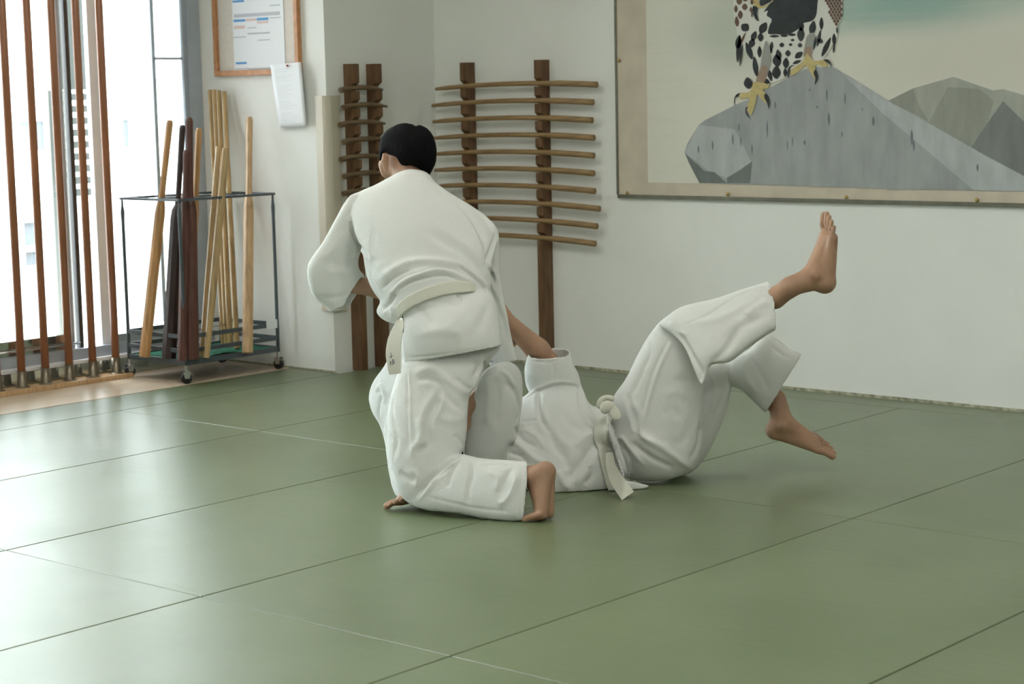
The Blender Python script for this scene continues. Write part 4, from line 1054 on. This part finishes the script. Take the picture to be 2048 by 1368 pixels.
ST = [
 (E6([(290, 320), (300, 480), (300, 640), (310, 800), (320, 900)]), .005, .0035), (E6([(275, 320), (283, 480), (283, 640), (292, 800)]), .005, -.0025),
 (E6([(480, 490), (450, 560), (410, 640), (400, 720), (405, 800), (340, 860)]), .014, -.012, 1), (E6([(500, 480), (480, 590), (440, 660), (440, 760)]), .014, .009),
 (E6([(330, 420), (400, 410), (470, 440), (500, 500), (560, 560), (620, 600)]), .013, -.009, 1),
 (E6([(320, 380), (420, 350), (500, 400), (600, 480), (650, 490)]), .016, .009), (E6([(560, 400), (620, 450), (660, 470)]), .010, -.008),
 (E6([(710, 260), (720, 330), (690, 420), (640, 500)]), .014, .010), (E6([(690, 270), (700, 340), (670, 400)]), .008, -.008), (E6([(740, 300), (740, 370), (700, 440)]), .010, -.010),
 (E6([(600, 862), (540, 900), (480, 950), (420, 1000), (375, 1060), (330, 1110)]), .010, -.016, -1), (E6([(560, 920), (500, 970), (440, 1010)]), .007, -.007),
 (E6([(200, 500), (190, 620), (220, 760), (200, 880)]), .012, -.006), (E6([(230, 960), (280, 1000), (340, 1010)]), .012, -.006), (E6([(300, 940), (340, 990), (330, 1060)]), .010, .006),
 (E6([(660, 900), (670, 980), (640, 1080), (650, 1160)]), .011, -.007), (E6([(590, 890), (540, 980), (520, 1060)]), .010, -.006), (E6([(760, 960), (820, 1000), (810, 1080)]), .012, .006),
 (E6([(940, 960), (900, 1080), (860, 1140), (820, 1150)]), .014, .010), (E6([(900, 940), (860, 1020), (820, 1100)]), .010, -.007), (E6([(400, 1110), (560, 1150), (700, 1180), (900, 1200)]), .006, -.004),
 (E6([(700, 930), (800, 920), (900, 930)]), .012, -.005), (E6([(450, 640), (560, 660), (620, 640)]), .018, .006), (E6([(340, 640), (360, 740), (300, 860)]), .014, .007), (E6([(130, 500), (110, 620), (150, 720)]), .014, -.008), (E6([(90, 480), (130, 460), (160, 560)]), .012, .007),
 (E6([(960, 930), (958, 1040), (945, 1160), (935, 1240)]), .004, -.0030), (E6([(560, 740), (600, 780), (620, 830)]), .012, -.006),
]
W = strokes(W, Q, ST); N = vnormals(W, Q); W = W + N * (noise_arr(W, 26, 5, 3) * .0022)[:, None]
W[:, 2] = np.maximum(W[:, 2], .001)
to_obj('trousers', W, Q, MT['gi'], kn)
# jacket
F = Field(605, 1045, 328, 742, 6.04, 6.76, 2.4, .005, KREC)
F.pillow([(950, 425), (980, 440), (996, 462), (998, 490), (1000, 540), (1007, 590), (1016, 640), (1026, 690), (1037, 735), (1037, 760), (990, 760), (972, 700), (960, 640), (950, 580), (945, 500)],
         [(970, 460, 6.44), (980, 600, 6.44), (1010, 720, 6.42)], k=.9, tmax=.075, blend=.004, cuts=[((1040, 719), (985, 731), .1)], hollow=.009)
F.pillow([(700, 394), (720, 383), (745, 372), (765, 362), (785, 351), (800, 343), (822, 338), (845, 341), (860, 350), (872, 366), (900, 385), (935, 407), (962, 425), (985, 447), (994, 472), (990, 505), (984, 540), (981, 575), (988, 600), (985, 635), (900, 650), (820, 648), (790, 648), (768, 640), (755, 628), (754, 618), (760, 603), (750, 588), (738, 565), (731, 540), (724, 505), (712, 470), (700, 430)],
         [(822, 340, 6.50), (710, 400, 6.46), (980, 450, 6.46), (840, 450, 6.39), (850, 540, 6.31), (770, 620, 6.30), (900, 640, 6.24), (980, 600, 6.30)], k=.8, tmax=.18, blend=.006)
F.pillow([(706, 388), (690, 405), (673, 434), (647, 482), (622, 518), (615, 544), (621, 581), (633, 600), (655, 617), (668, 640), (700, 640), (745, 585), (729, 552), (719, 540), (717, 522), (722, 504), (738, 475), (748, 430), (735, 395)],
         [(720, 420, 6.45), (640, 540, 6.44), (690, 600, 6.46), (720, 510, 6.47)], k=.75, tmax=.085, blend=.004, cuts=[((729, 549), (690, 618), -.25), ((694, 612), (640, 632), -.1)], hollow=.009, smooth=3)
# skirt of the jacket
F.pillow([(800, 640), (830, 606), (880, 588), (960, 575), (990, 600), (998, 640), (1004, 690), (1004, 730), (820, 760), (806, 720), (801, 680)],
         [(820, 640, 6.24), (980, 610, 6.25), (900, 650, 6.19), (820, 715, 6.21), (995, 690, 6.20)], k=.80, tmax=.135, blend=.003, cuts=[((1004, 690), (812, 726), 0.06)], hollow=.009, smooth=3)
W, Q = F.mesh(1)
E5 = lambda L_: [(600 + x / 2.737, 230 + y / 2.737) for x, y in L_]
ST = [
 (E5([(270, 590), (295, 660), (320, 710), (350, 740), (375, 775)]), .008, -.010, 1), (E5([(265, 610), (280, 700), (265, 800), (240, 860)]), .012, -.006), (E5([(300, 600), (330, 680), (380, 740), (400, 800)]), .018, .010),
 (E5([(410, 610), (400, 700), (395, 800), (410, 880)]), .018, -.004), (E5([(490, 300), (440, 350), (400, 380)]), .006, -.003), (E5([(560, 330), (640, 325), (720, 350), (800, 420)]), .007, .0045), (E5([(560, 352), (640, 347), (720, 375), (790, 440)]), .005, -.0035),
 (E5([(700, 490), (770, 540), (840, 610), (900, 700)]), .022, -.006), (E5([(680, 620), (760, 680), (860, 740), (940, 800), (1000, 870)]), .018, -.006, 1), (E5([(740, 600), (840, 670), (930, 740), (1010, 830)]), .016, .007),
 (E5([(860, 490), (930, 560), (980, 640), (1010, 720), (1020, 800)]), .014, -.008, 1), (E5([(1075, 640), (1050, 720), (1025, 800), (1045, 860), (1060, 930)]), .009, -.010, -1), (E5([(1060, 690), (1040, 750), (1030, 800)]), .008, -.006),
 (E5([(430, 910), (520, 840), (620, 800), (740, 800), (860, 820), (950, 870)]), .018, .010), (E5([(480, 1000), (540, 930), (620, 880), (720, 850), (820, 860), (900, 900), (980, 930)]), .013, .011),
 (E5([(540, 960), (600, 920), (700, 890), (790, 880), (860, 900)]), .006, -.008), (E5([(500, 960), (560, 900), (660, 860), (760, 835), (850, 855)]), .006, -.007), (E5([(450, 950), (520, 890), (600, 850)]), .007, -.006),
 (E5([(860, 830), (920, 870), (980, 920), (1040, 990)]), .007, -.010), (E5([(900, 850), (980, 900), (1035, 960)]), .012, .010), (E5([(430, 1030), (470, 1060), (500, 1020), (520, 980)]), .010, -.010), (E5([(460, 1090), (490, 1050), (510, 1100)]), .008, .007),
 (E5([(855, 985), (875, 1010), (870, 1040)]), .008, -.009), (E5([(700, 1020), (760, 1020), (830, 1040), (900, 1060)]), .016, -.005), (E5([(620, 1050), (680, 1090), (720, 1150)]), .014, -.005), (E5([(1030, 1040), (1000, 1120), (960, 1180)]), .018, -.006), (E5([(650, 1200), (760, 1180), (900, 1200)]), .02, .005),
 (E5([(575, 1330), (750, 1315), (950, 1285), (1095, 1255)]), .004, -.003), (E5([(575, 1110), (562, 1200), (575, 1320)]), .005, .003),
 (E5([(150, 760), (200, 850), (220, 950), (200, 1050)]), .022, -.005), (E5([(240, 640), (200, 720), (130, 800)]), .02, .006), (E5([(290, 960), (200, 1000), (120, 1000)]), .012, -.004), (E5([(300, 880), (230, 860), (150, 870)]), .018, .005),
 (E5([(360, 780), (385, 850), (400, 920), (440, 990)]), .012, -.005), (E5([(430, 800), (470, 870), (500, 900)]), .02, .006), (E5([(1060, 960), (1090, 1060), (1120, 1160), (1150, 1260)]), .012, -.008), (E5([(1040, 900), (1080, 1000), (1110, 1100)]), .010, .006),
]
W = strokes(W, Q, ST); N = vnormals(W, Q); W = W + N * (noise_arr(W, 24, 9, 3) * .0018)[:, None]
jk = to_obj('jacket', W, Q, MT['gi'], kn)
bvh = BVHTree.FromPolygons([tuple(v) for v in W], [tuple(q) for q in Q])
b_up = E5([(500, 1105), (520, 1065), (560, 1012), (640, 962), (760, 922), (850, 910), (930, 918), (985, 938)]); b_lo = E5([(530, 1165), (540, 1125), (575, 1080), (650, 1033), (770, 992), (860, 978), (930, 972), (1000, 968)])
bl_ = ribbon('belt', b_up, b_lo, bvh, .003, .005, MT['beltw'], kn)
# hanging belt end with embroidered name
be = strip('belt_end', [(800, 640, 6.085), (797, 655, 6.075), (789, 680, 6.07), (786, 710, 6.065), (790, 748, 6.06)], [14, 20, 27, 29, 24], .006, MT['beltw'], bl_, [0, .01, .012, .01, .008])
strip('belt_end', [(803, 636, 6.095), (800, 665, 6.09), (798, 700, 6.085), (800, 738, 6.08)], [6, 9, 9, 7], .005, MT['beltw'], bl_, [.01, .01, .01, .01])
E7 = lambda x, y: (740 + x / 7.6, 600 + y / 7.6)
bm = bmesh.new()
def stroke7(x0, y0, x1, y1, w_=11):
    a = P(*E7(x0, y0), 6.049); b = P(*E7(x1, y1), 6.049); sweep(bm, [a, b], [w_ / 7.6 * 6.05 / FPX / 2 * 1.0] * 2, 6, sq=.5)
for q in ((318, 800, 322, 880), (290, 862, 342, 850), (300, 885, 316, 862), (326, 862, 340, 838),
          (308, 930, 312, 1000), (300, 955, 330, 930), (318, 945, 340, 985), (340, 900, 350, 985), (332, 915, 366, 905), (335, 935, 368, 928), (340, 958, 370, 950), (362, 905, 372, 965), (345, 975, 372, 955)): stroke7(*q)
finish('embroidered_name', bm, MT['thread'], be)
bm = bmesh.new(); pts = [P(x, y, 6.112) for x, y in ((805, 630), (807, 645), (806, 664), (802, 669), (799, 664), (801, 648))]; 
ring_loft(bm, [[tuple(p) for p in pts], [tuple(p + CF * .03) for p in pts]])
finish('slit_shadow', bm, MT['slit_shade'], kn)  # black sliver standing in for the deep shadow in the jacket opening

# body, kept inside the garments, with head, hands and feet free
F = Field(600, 1125, 240, 1062, 5.80, 6.84, 2.1, .0045)
F.cone((760, 415, 6.46), (930, 440, 6.46), .062, .062, .03); F.cone((835, 430, 6.44), (860, 560, 6.34), .115, .105, .04); F.cone((860, 560, 6.34), (890, 660, 6.28), .105, .120, .04)
F.cone((850, 690, 6.30), (930, 690, 6.26), .09, .09, .04)
F.cone((735, 420, 6.46), (668, 560, 6.46), .048, .040, .02)
F.cone((955, 450, 6.46), (978, 590, 6.48), .048, .040, .02); F.cone((978, 590, 6.48), (1002, 655, 6.50), .038, .030, .02)
F.cone((900, 700, 6.24), (838, 960, 6.10), .085, .058, .03); F.cone((838, 968, 6.09), (940, 975, 6.06), .052, .055, .02); F.cone((940, 972, 6.05), (1060, 952, 5.99), .052, .036, .02)
F.cone((890, 700, 6.32), (790, 800, 6.46), .085, .058, .03); F.cone((790, 800, 6.46), (860, 975, 6.26), .055, .036, .02)
F.inside(KREC)
F.cone((668, 560, 6.47), (742, 575, 6.52), .036, .029, .02)
hand(F, (744, 576, 6.52), (800, 590, 6.60), (0, -.3, -1), 1, curl=30)
F.cone((980, 610, 6.50), (986, 640, 6.53), .028, .026, .02)
hand(F, (986, 640, 6.53), (1000, 664, 6.58), (.5, -.5, -1), 1, curl=40)
F.ell((816, 302, 6.60), (.076, .092, .080), blend=.02); F.ell((796, 325, 6.625), (.058, .072, .066), blend=.02)
F.cone((790, 352, 6.64), (786, 356, 6.67), .022, .016, .02)                       # jaw
F.cone((766, 330, 6.60), (770, 345, 6.61), .012, .010, .03)                       # cheek
F.cone((776, 330, 6.69), (776, 338, 6.70), .010, .012, .012)                     # nose side
for ex, ey, ed in ((769, 326, 6.52), (869, 344, 6.54)):                            # ears
    s_ = -1 if ex < 800 else 1
    F.cone((ex - s_ * 2, ey - 12, ed + .02), (ex - s_ * 3, ey + 12, ed + .03), .012, .008, .006)
    F.cone((ex + s_ * 1, ey - 17, ed), (ex + s_ * 2, ey - 4, ed - .004), .0062, .0068, .003); F.cone((ex + s_ * 2, ey - 4, ed - .004), (ex - s_ * 3, ey + 16, ed + .008), .0068, .0070, .003)
F.cone((816, 335, 6.585), (828, 385, 6.53), .055, .056, .02)
F.cone((1049, 952, 6.005), (1072, 951, 5.965), .031, .031, .012)
foot(F, (1108, 929, 5.962), (1095, 1050, 5.915), (1070, 952, 5.988), -1, L=.231, bend=72, roll=5)
F.cone((862, 960, 6.26), (868, 965, 6.255), .034, .034, .01)
foot(F, (890, 985, 6.24), (810, 1008, 6.14), (868, 950, 6.24), 1, L=.225)
F.floorclip()
W, Q = F.mesh(1)
body = to_obj('body', W, Q, MT['skin'], kn)

# ================================================================= person on the ground
uk = thing('person', 'person in white uniform lying on their back, both bare feet in the air', 'person', tuple(pl(1200, 985, 2, 0)))
F = Field(860, 950, 840, 975, 6.45, 6.78, 3, .006)
F.ell((898, 903, 6.60), (.099, .090, .100), blend=.01); F.ell((940, 870, 6.60), (.09, .08, .09), sub=True); F.floorclip()
W, Q = F.mesh(1); to_obj('hair', W, Q, MT['hair'], uk)
E7b = lambda L_: [(1000 + x / 2.1375, 380 + y / 2.1375) for x, y in L_]
# trousers
F = Field(1205, 1632, 540, 975, 6.18, 6.84, 2.4, .005, UREC)
F.pillow([(1380, 745), (1420, 730), (1468, 722), (1464, 768), (1450, 829), (1431, 876), (1408, 918), (1376, 948), (1330, 950), (1290, 900), (1300, 800)],
         [(1330, 900, 6.56), (1440, 740, 6.62), (1420, 850, 6.60)], k=.9, tmax=.11, blend=.003)
F.pillow([(1440, 745), (1458, 722), (1496, 702), (1529, 671), (1557, 679), (1580, 697), (1610, 715), (1625, 760), (1560, 840), (1531, 826), (1505, 801), (1482, 779), (1466, 772)],
         [(1460, 745, 6.61), (1560, 760, 6.615)], k=.9, tmax=.09, blend=.003, cuts=[((1600, 712), (1532, 822), .05)], hollow=.009, smooth=3)
F.pillow([(1226, 796), (1250, 759), (1267, 726), (1282, 698), (1299, 670), (1328, 637), (1362, 640), (1388, 690), (1407, 758), (1405, 801), (1407, 848), (1403, 895), (1393, 927), (1374, 946), (1337, 959), (1299, 962), (1262, 959), (1234, 941), (1220, 900), (1216, 840)],
         [(1240, 850, 6.50), (1300, 900, 6.45), (1390, 880, 6.44), (1360, 660, 6.42)], k=.85, tmax=.15, blend=.004)
F.pillow([(1318, 650), (1334, 632), (1360, 614), (1398, 604), (1435, 595), (1482, 579), (1531, 565), (1580, 550), (1590, 640), (1547, 662), (1524, 677), (1487, 703), (1458, 724), (1424, 729), (1414, 748), (1405, 769), (1394, 755), (1372, 700), (1345, 668)],
         [(1350, 650, 6.38), (1450, 650, 6.345), (1545, 610, 6.35)], k=.8, tmax=.095, blend=.003, cuts=[((1536, 562), (1550, 664), .22)], hollow=.009, smooth=3)
F.floorclip(.001)
W, Q = F.mesh(1)
ST = [
 (E7b([(750, 590), (790, 650), (830, 720), (865, 780), (870, 830)]), .010, -.010, 1), (E7b([(730, 560), (750, 600), (800, 620)]), .010, .006), (E7b([(800, 560), (900, 560), (1000, 520), (1080, 470)]), .02, .006), (E7b([(780, 580), (880, 540), (1000, 460), (1100, 420)]), .007, -.004),
 (E7b([(1020, 590), (990, 650), (950, 700), (900, 740)]), .016, -.012), (E7b([(1130, 540), (1060, 570), (1010, 600), (980, 660)]), .018, -.008), (E7b([(1170, 470), (1100, 500), (1050, 540)]), .018, .008),
 (E7b([(740, 640), (700, 720), (660, 820), (630, 920), (610, 1040)]), .007, .005), (E7b([(720, 640), (680, 720), (640, 820), (612, 920), (595, 1030)]), .006, -.004),
 (E7b([(600, 660), (620, 640), (640, 700), (600, 800), (560, 880)]), .014, -.006), (E7b([(560, 900), (600, 960), (600, 1040), (680, 1100)]), .014, .008), (E7b([(540, 870), (570, 960), (590, 1040)]), .012, -.008, 1),
 (E7b([(600, 1050), (680, 1090), (760, 1150), (820, 1190)]), .016, .010), (E7b([(560, 1080), (640, 1140), (740, 1190)]), .014, -.011), (E7b([(860, 1000), (850, 1080), (820, 1150)]), .016, -.009), (E7b([(800, 900), (830, 960), (790, 1060), (760, 1100)]), .018, -.004),
 (E7b([(740, 800), (780, 820), (830, 810)]), .014, -.003), (E7b([(700, 880), (760, 860), (800, 890)]), .016, .003), (E7b([(820, 700), (850, 780), (870, 850), (866, 920)]), .010, -.008), (E7b([(690, 960), (740, 940), (770, 980)]), .016, -.003), (E7b([(520, 1090), (560, 1150), (560, 1210)]), .012, -.009), (E7b([(480, 1080), (520, 1060), (560, 1110), (620, 1180)]), .010, .008),
 (E7b([(980, 740), (975, 800), (950, 900), (900, 1000)]), .010, -.006), (E7b([(900, 780), (920, 860), (900, 960)]), .012, .006), (E7b([(1100, 640), (1160, 700), (1220, 760)]), .014, .006), (E7b([(1060, 700), (1110, 780), (1150, 860)]), .014, -.007), (E7b([(1020, 740), (1050, 800), (1100, 870)]), .012, .006), (E7b([(1150, 660), (1200, 700), (1240, 720)]), .008, -.005),
 (E7b([(1125, 402), (1160, 450), (1178, 510), (1165, 590)]), .004, -.003),
]
W = strokes(W, Q, ST); N = vnormals(W, Q); W = W + N * (noise_arr(W, 25, 15, 3) * .0022)[:, None]
W[:, 2] = np.maximum(W[:, 2], .001)
to_obj('trousers', W, Q, MT['gi'], uk)
# jacket
F = Field(915, 1302, 672, 1008, 6.16, 6.82, 2.4, .005, UREC)
F.pillow([(1060, 700), (1052, 722), (1049, 742), (1052, 768), (1062, 790), (1090, 830), (1150, 830), (1163, 790), (1160, 763), (1156, 745), (1146, 725), (1136, 690), (1110, 680), (1070, 684)],
         [(1095, 740, 6.55), (1110, 800, 6.56)], k=1.05, tmax=.10, blend=.003, cuts=[((1052, 708), (1140, 703), -.34)], hollow=.008, smooth=3)
F.pillow([(950, 775), (964, 746), (985, 730), (1012, 723), (1032, 731), (1043, 751), (1045, 781), (1043, 822), (1036, 862), (1022, 892), (1014, 925), (990, 950), (935, 935), (926, 880), (932, 820)],
         [(960, 850, 6.36), (1030, 760, 6.38), (1010, 900, 6.40)], k=.75, tmax=.075, blend=.003, cuts=[((936, 830), (962, 740), -.1)], hollow=.008)
F.pillow([(1000, 840), (1030, 806), (1048, 793), (1075, 774), (1112, 761), (1154, 765), (1166, 781), (1176, 803), (1190, 813), (1205, 806), (1228, 830), (1240, 880), (1250, 930), (1240, 972), (1218, 986), (1200, 991), (1165, 998), (1125, 996), (1085, 990), (1040, 970), (1005, 930)],
         [(1020, 880, 6.47), (1120, 780, 6.55), (1120, 960, 6.42), (1220, 830, 6.52), (1220, 960, 6.43)], k=.85, tmax=.16, blend=.004)
F.pillow([(1205, 830), (1222, 815), (1240, 835), (1248, 865), (1262, 900), (1270, 940), (1262, 958), (1240, 950), (1225, 920), (1212, 880)], [(1230, 880, 6.33), (1250, 940, 6.32), (1220, 840, 6.40)], k=.5, tmax=.03, blend=.003)
F.pillow([(1225, 960), (1262, 962), (1285, 968), (1297, 972), (1285, 980), (1262, 988), (1235, 990), (1215, 985)], [(1230, 975, 6.36), (1290, 974, 6.38)], k=.8, tmax=.02, blend=.003)
F.floorclip(.001)
W, Q = F.mesh(1)
ST = [
 (E7b([(100, 900), (160, 860), (240, 835), (320, 840), (345, 870)]), .006, -.006), (E7b([(110, 885), (170, 845), (245, 820), (325, 825)]), .006, .005), (E7b([(350, 850), (362, 910), (390, 960), (415, 990)]), .008, .008), (E7b([(335, 860), (345, 930), (380, 980), (410, 1010)]), .008, -.009, 1),
 (E7b([(170, 860), (165, 920), (180, 990), (215, 1040)]), .009, -.009, 1), (E7b([(190, 870), (185, 930), (205, 1000)]), .012, .006), (E7b([(90, 990), (160, 985), (210, 1010)]), .006, -.005),
 (E7b([(215, 1040), (240, 1100), (280, 1150), (290, 1200)]), .018, -.010), (E7b([(420, 1060), (380, 1120), (330, 1190), (290, 1240)]), .020, -.013, -1), (E7b([(380, 1180), (390, 1220), (360, 1260)]), .012, -.008), (E7b([(240, 1200), (280, 1260), (330, 1300)]), .016, .010),
 (E7b([(60, 1010), (100, 1070), (160, 1100)]), .012, -.009), (E7b([(40, 1060), (80, 1090), (150, 1150), (200, 1170)]), .014, .009), (E7b([(30, 1120), (90, 1140), (120, 1180)]), .010, -.008), (E7b([(100, 1020), (160, 1060), (190, 1110)]), .010, .007),
 (E7b([(260, 940), (300, 1000), (360, 1030)]), .02, -.006), (E7b([(230, 1000), (250, 1060), (300, 1100)]), .018, .006), (E7b([(400, 1040), (360, 1060), (320, 1100)]), .014, .007), (E7b([(480, 1000), (500, 1080), (540, 1160)]), .008, -.008), (E7b([(500, 990), (540, 1080), (570, 1130)]), .007, .007),
 (E7b([(130, 730), (220, 735), (300, 700)]), .005, -.003), (E7b([(225, 740), (230, 780), (225, 815)]), .006, -.003), (E7b([(20, 820), (60, 860), (85, 940), (60, 1010)]), .012, -.008), (E7b([(-60, 800), (-50, 900), (-60, 1010)]), .014, .006), (E7b([(-20, 800), (-5, 900), (-20, 1000)]), .014, -.006), (E7b([(0, 770), (40, 800), (60, 850)]), .010, .006), (E7b([(90, 1000), (70, 1060), (30, 1110)]), .010, -.008),
]
W = strokes(W, Q, ST); N = vnormals(W, Q); W = W + N * (noise_arr(W, 25, 25, 3) * .0022)[:, None]
W[:, 2] = np.maximum(W[:, 2], .001)
to_obj('jacket', W, Q, MT['gi'], uk)
bvh = BVHTree.FromPolygons([tuple(v) for v in W], [tuple(q) for q in Q])
b1 = E7b([(418, 935), (414, 985), (412, 1040), (414, 1100), (420, 1150), (432, 1205), (452, 1255), (470, 1285)]); b2 = E7b([(474, 930), (470, 985), (464, 1040), (458, 1100), (462, 1150), (472, 1200), (484, 1245), (495, 1270)])
bl2 = ribbon('belt', b1, [(x + 5, y) for x, y in b2], bvh, .008, .006, MT['beltw'], uk)
strip('belt_end', [(1219, 905, 6.275), (1222, 932, 6.262), (1234, 960, 6.25), (1256, 992, 6.225)], [14, 20, 28, 30], .006, MT['beltw'], bl2, [.0, -.01, -.01, -.012])
F = Field(1180, 1250, 776, 850, 6.26, 6.46, 1.3, .003)
F.pillow([(1194, 815), (1194, 803), (1201, 794), (1212, 790), (1224, 791), (1229, 796), (1226, 803), (1214, 800), (1206, 806), (1203, 818)], [(1200, 810, 6.37), (1226, 796, 6.37)], k=1.3, tmax=.02, blend=.002, smooth=3)
F.pillow([(1203, 806), (1214, 801), (1224, 804), (1230, 814), (1222, 824), (1208, 828), (1200, 820)], [(1200, 815, 6.352), (1230, 815, 6.352)], k=.9, tmax=.03, blend=.002, smooth=3)
F.pillow([(1219, 815), (1230, 812), (1240, 822), (1242, 836), (1232, 842), (1220, 832)], [(1220, 820, 6.35), (1240, 835, 6.34)], k=.6, tmax=.012, blend=.002, smooth=3)
W, Q = F.mesh(1); to_obj('knot', W, Q, MT['beltw'], bl2, 50)
F = Field(860, 1712, 398, 1000, 6.15, 6.80, 2.1, .0045)
F.cone((1010, 900, 6.42), (1020, 870, 6.64), .075, .075, .03); F.cone((1030, 890, 6.52), (1150, 890, 6.50), .105, .10, .04); F.cone((1150, 890, 6.50), (1270, 885, 6.50), .10, .105, .04)
F.cone((1270, 885, 6.45), (1275, 880, 6.58), .09, .09, .04)
F.cone((1010, 890, 6.40), (1003, 790, 6.38), .045, .038, .02); F.cone((1003, 790, 6.38), (968, 785, 6.35), .036, .030, .02)
F.cone((1030, 850, 6.62), (1100, 750, 6.58), .048, .040, .02)
F.cone((1290, 880, 6.46), (1375, 680, 6.41), .088, .060, .03); F.cone((1375, 675, 6.40), (1460, 640, 6.385), .055, .054, .02); F.cone((1460, 640, 6.385), (1580, 575, 6.35), .052, .034, .02)
F.cone((1290, 880, 6.58), (1440, 740, 6.64), .088, .058, .03); F.cone((1440, 735, 6.64), (1490, 750, 6.64), .053, .053, .02); F.cone((1490, 750, 6.64), (1550, 805, 6.64), .050, .033, .02)
F.inside(UREC)
F.ell((905, 900, 6.60), (.095, .078, .085), blend=.02); F.cone((940, 895, 6.58), (1000, 890, 6.53), .055, .06, .02)
F.cone((880, 872, 6.60), (882, 868, 6.60), .012, .010, .02)
F.cone((966, 780, 6.36), (938, 812, 6.32), .025, .023, .015)
hand(F, (936, 814, 6.32), (900, 840, 6.29), (0, 0, -1), 1, curl=30)
F.cone((1098, 722, 6.575), (1075, 700, 6.565), .034, .038, .02); F.cone((1075, 700, 6.565), (1014, 642, 6.53), .041, .027, .015)
hand(F, (1012, 640, 6.53), (984, 600, 6.51), (-.8, .3, 1), -1, curl=35)
F.cone((1550, 596, 6.352), (1580, 575, 6.335), .037, .031, .02)
foot(F, (1668, 582, 6.345), (1669, 413, 6.35), (1580, 574, 6.325), -1, L=.268, bend=8)
F.cone((1538, 790, 6.64), (1560, 820, 6.64), .034, .033, .02)
foot(F, (1533, 868, 6.63), (1668, 906, 6.60), (1554, 796, 6.606), 1, L=.250, bend=-6, roll=26)
F.floorclip()
W, Q = F.mesh(1)
to_obj('body', W, Q, MT['skin'], uk)
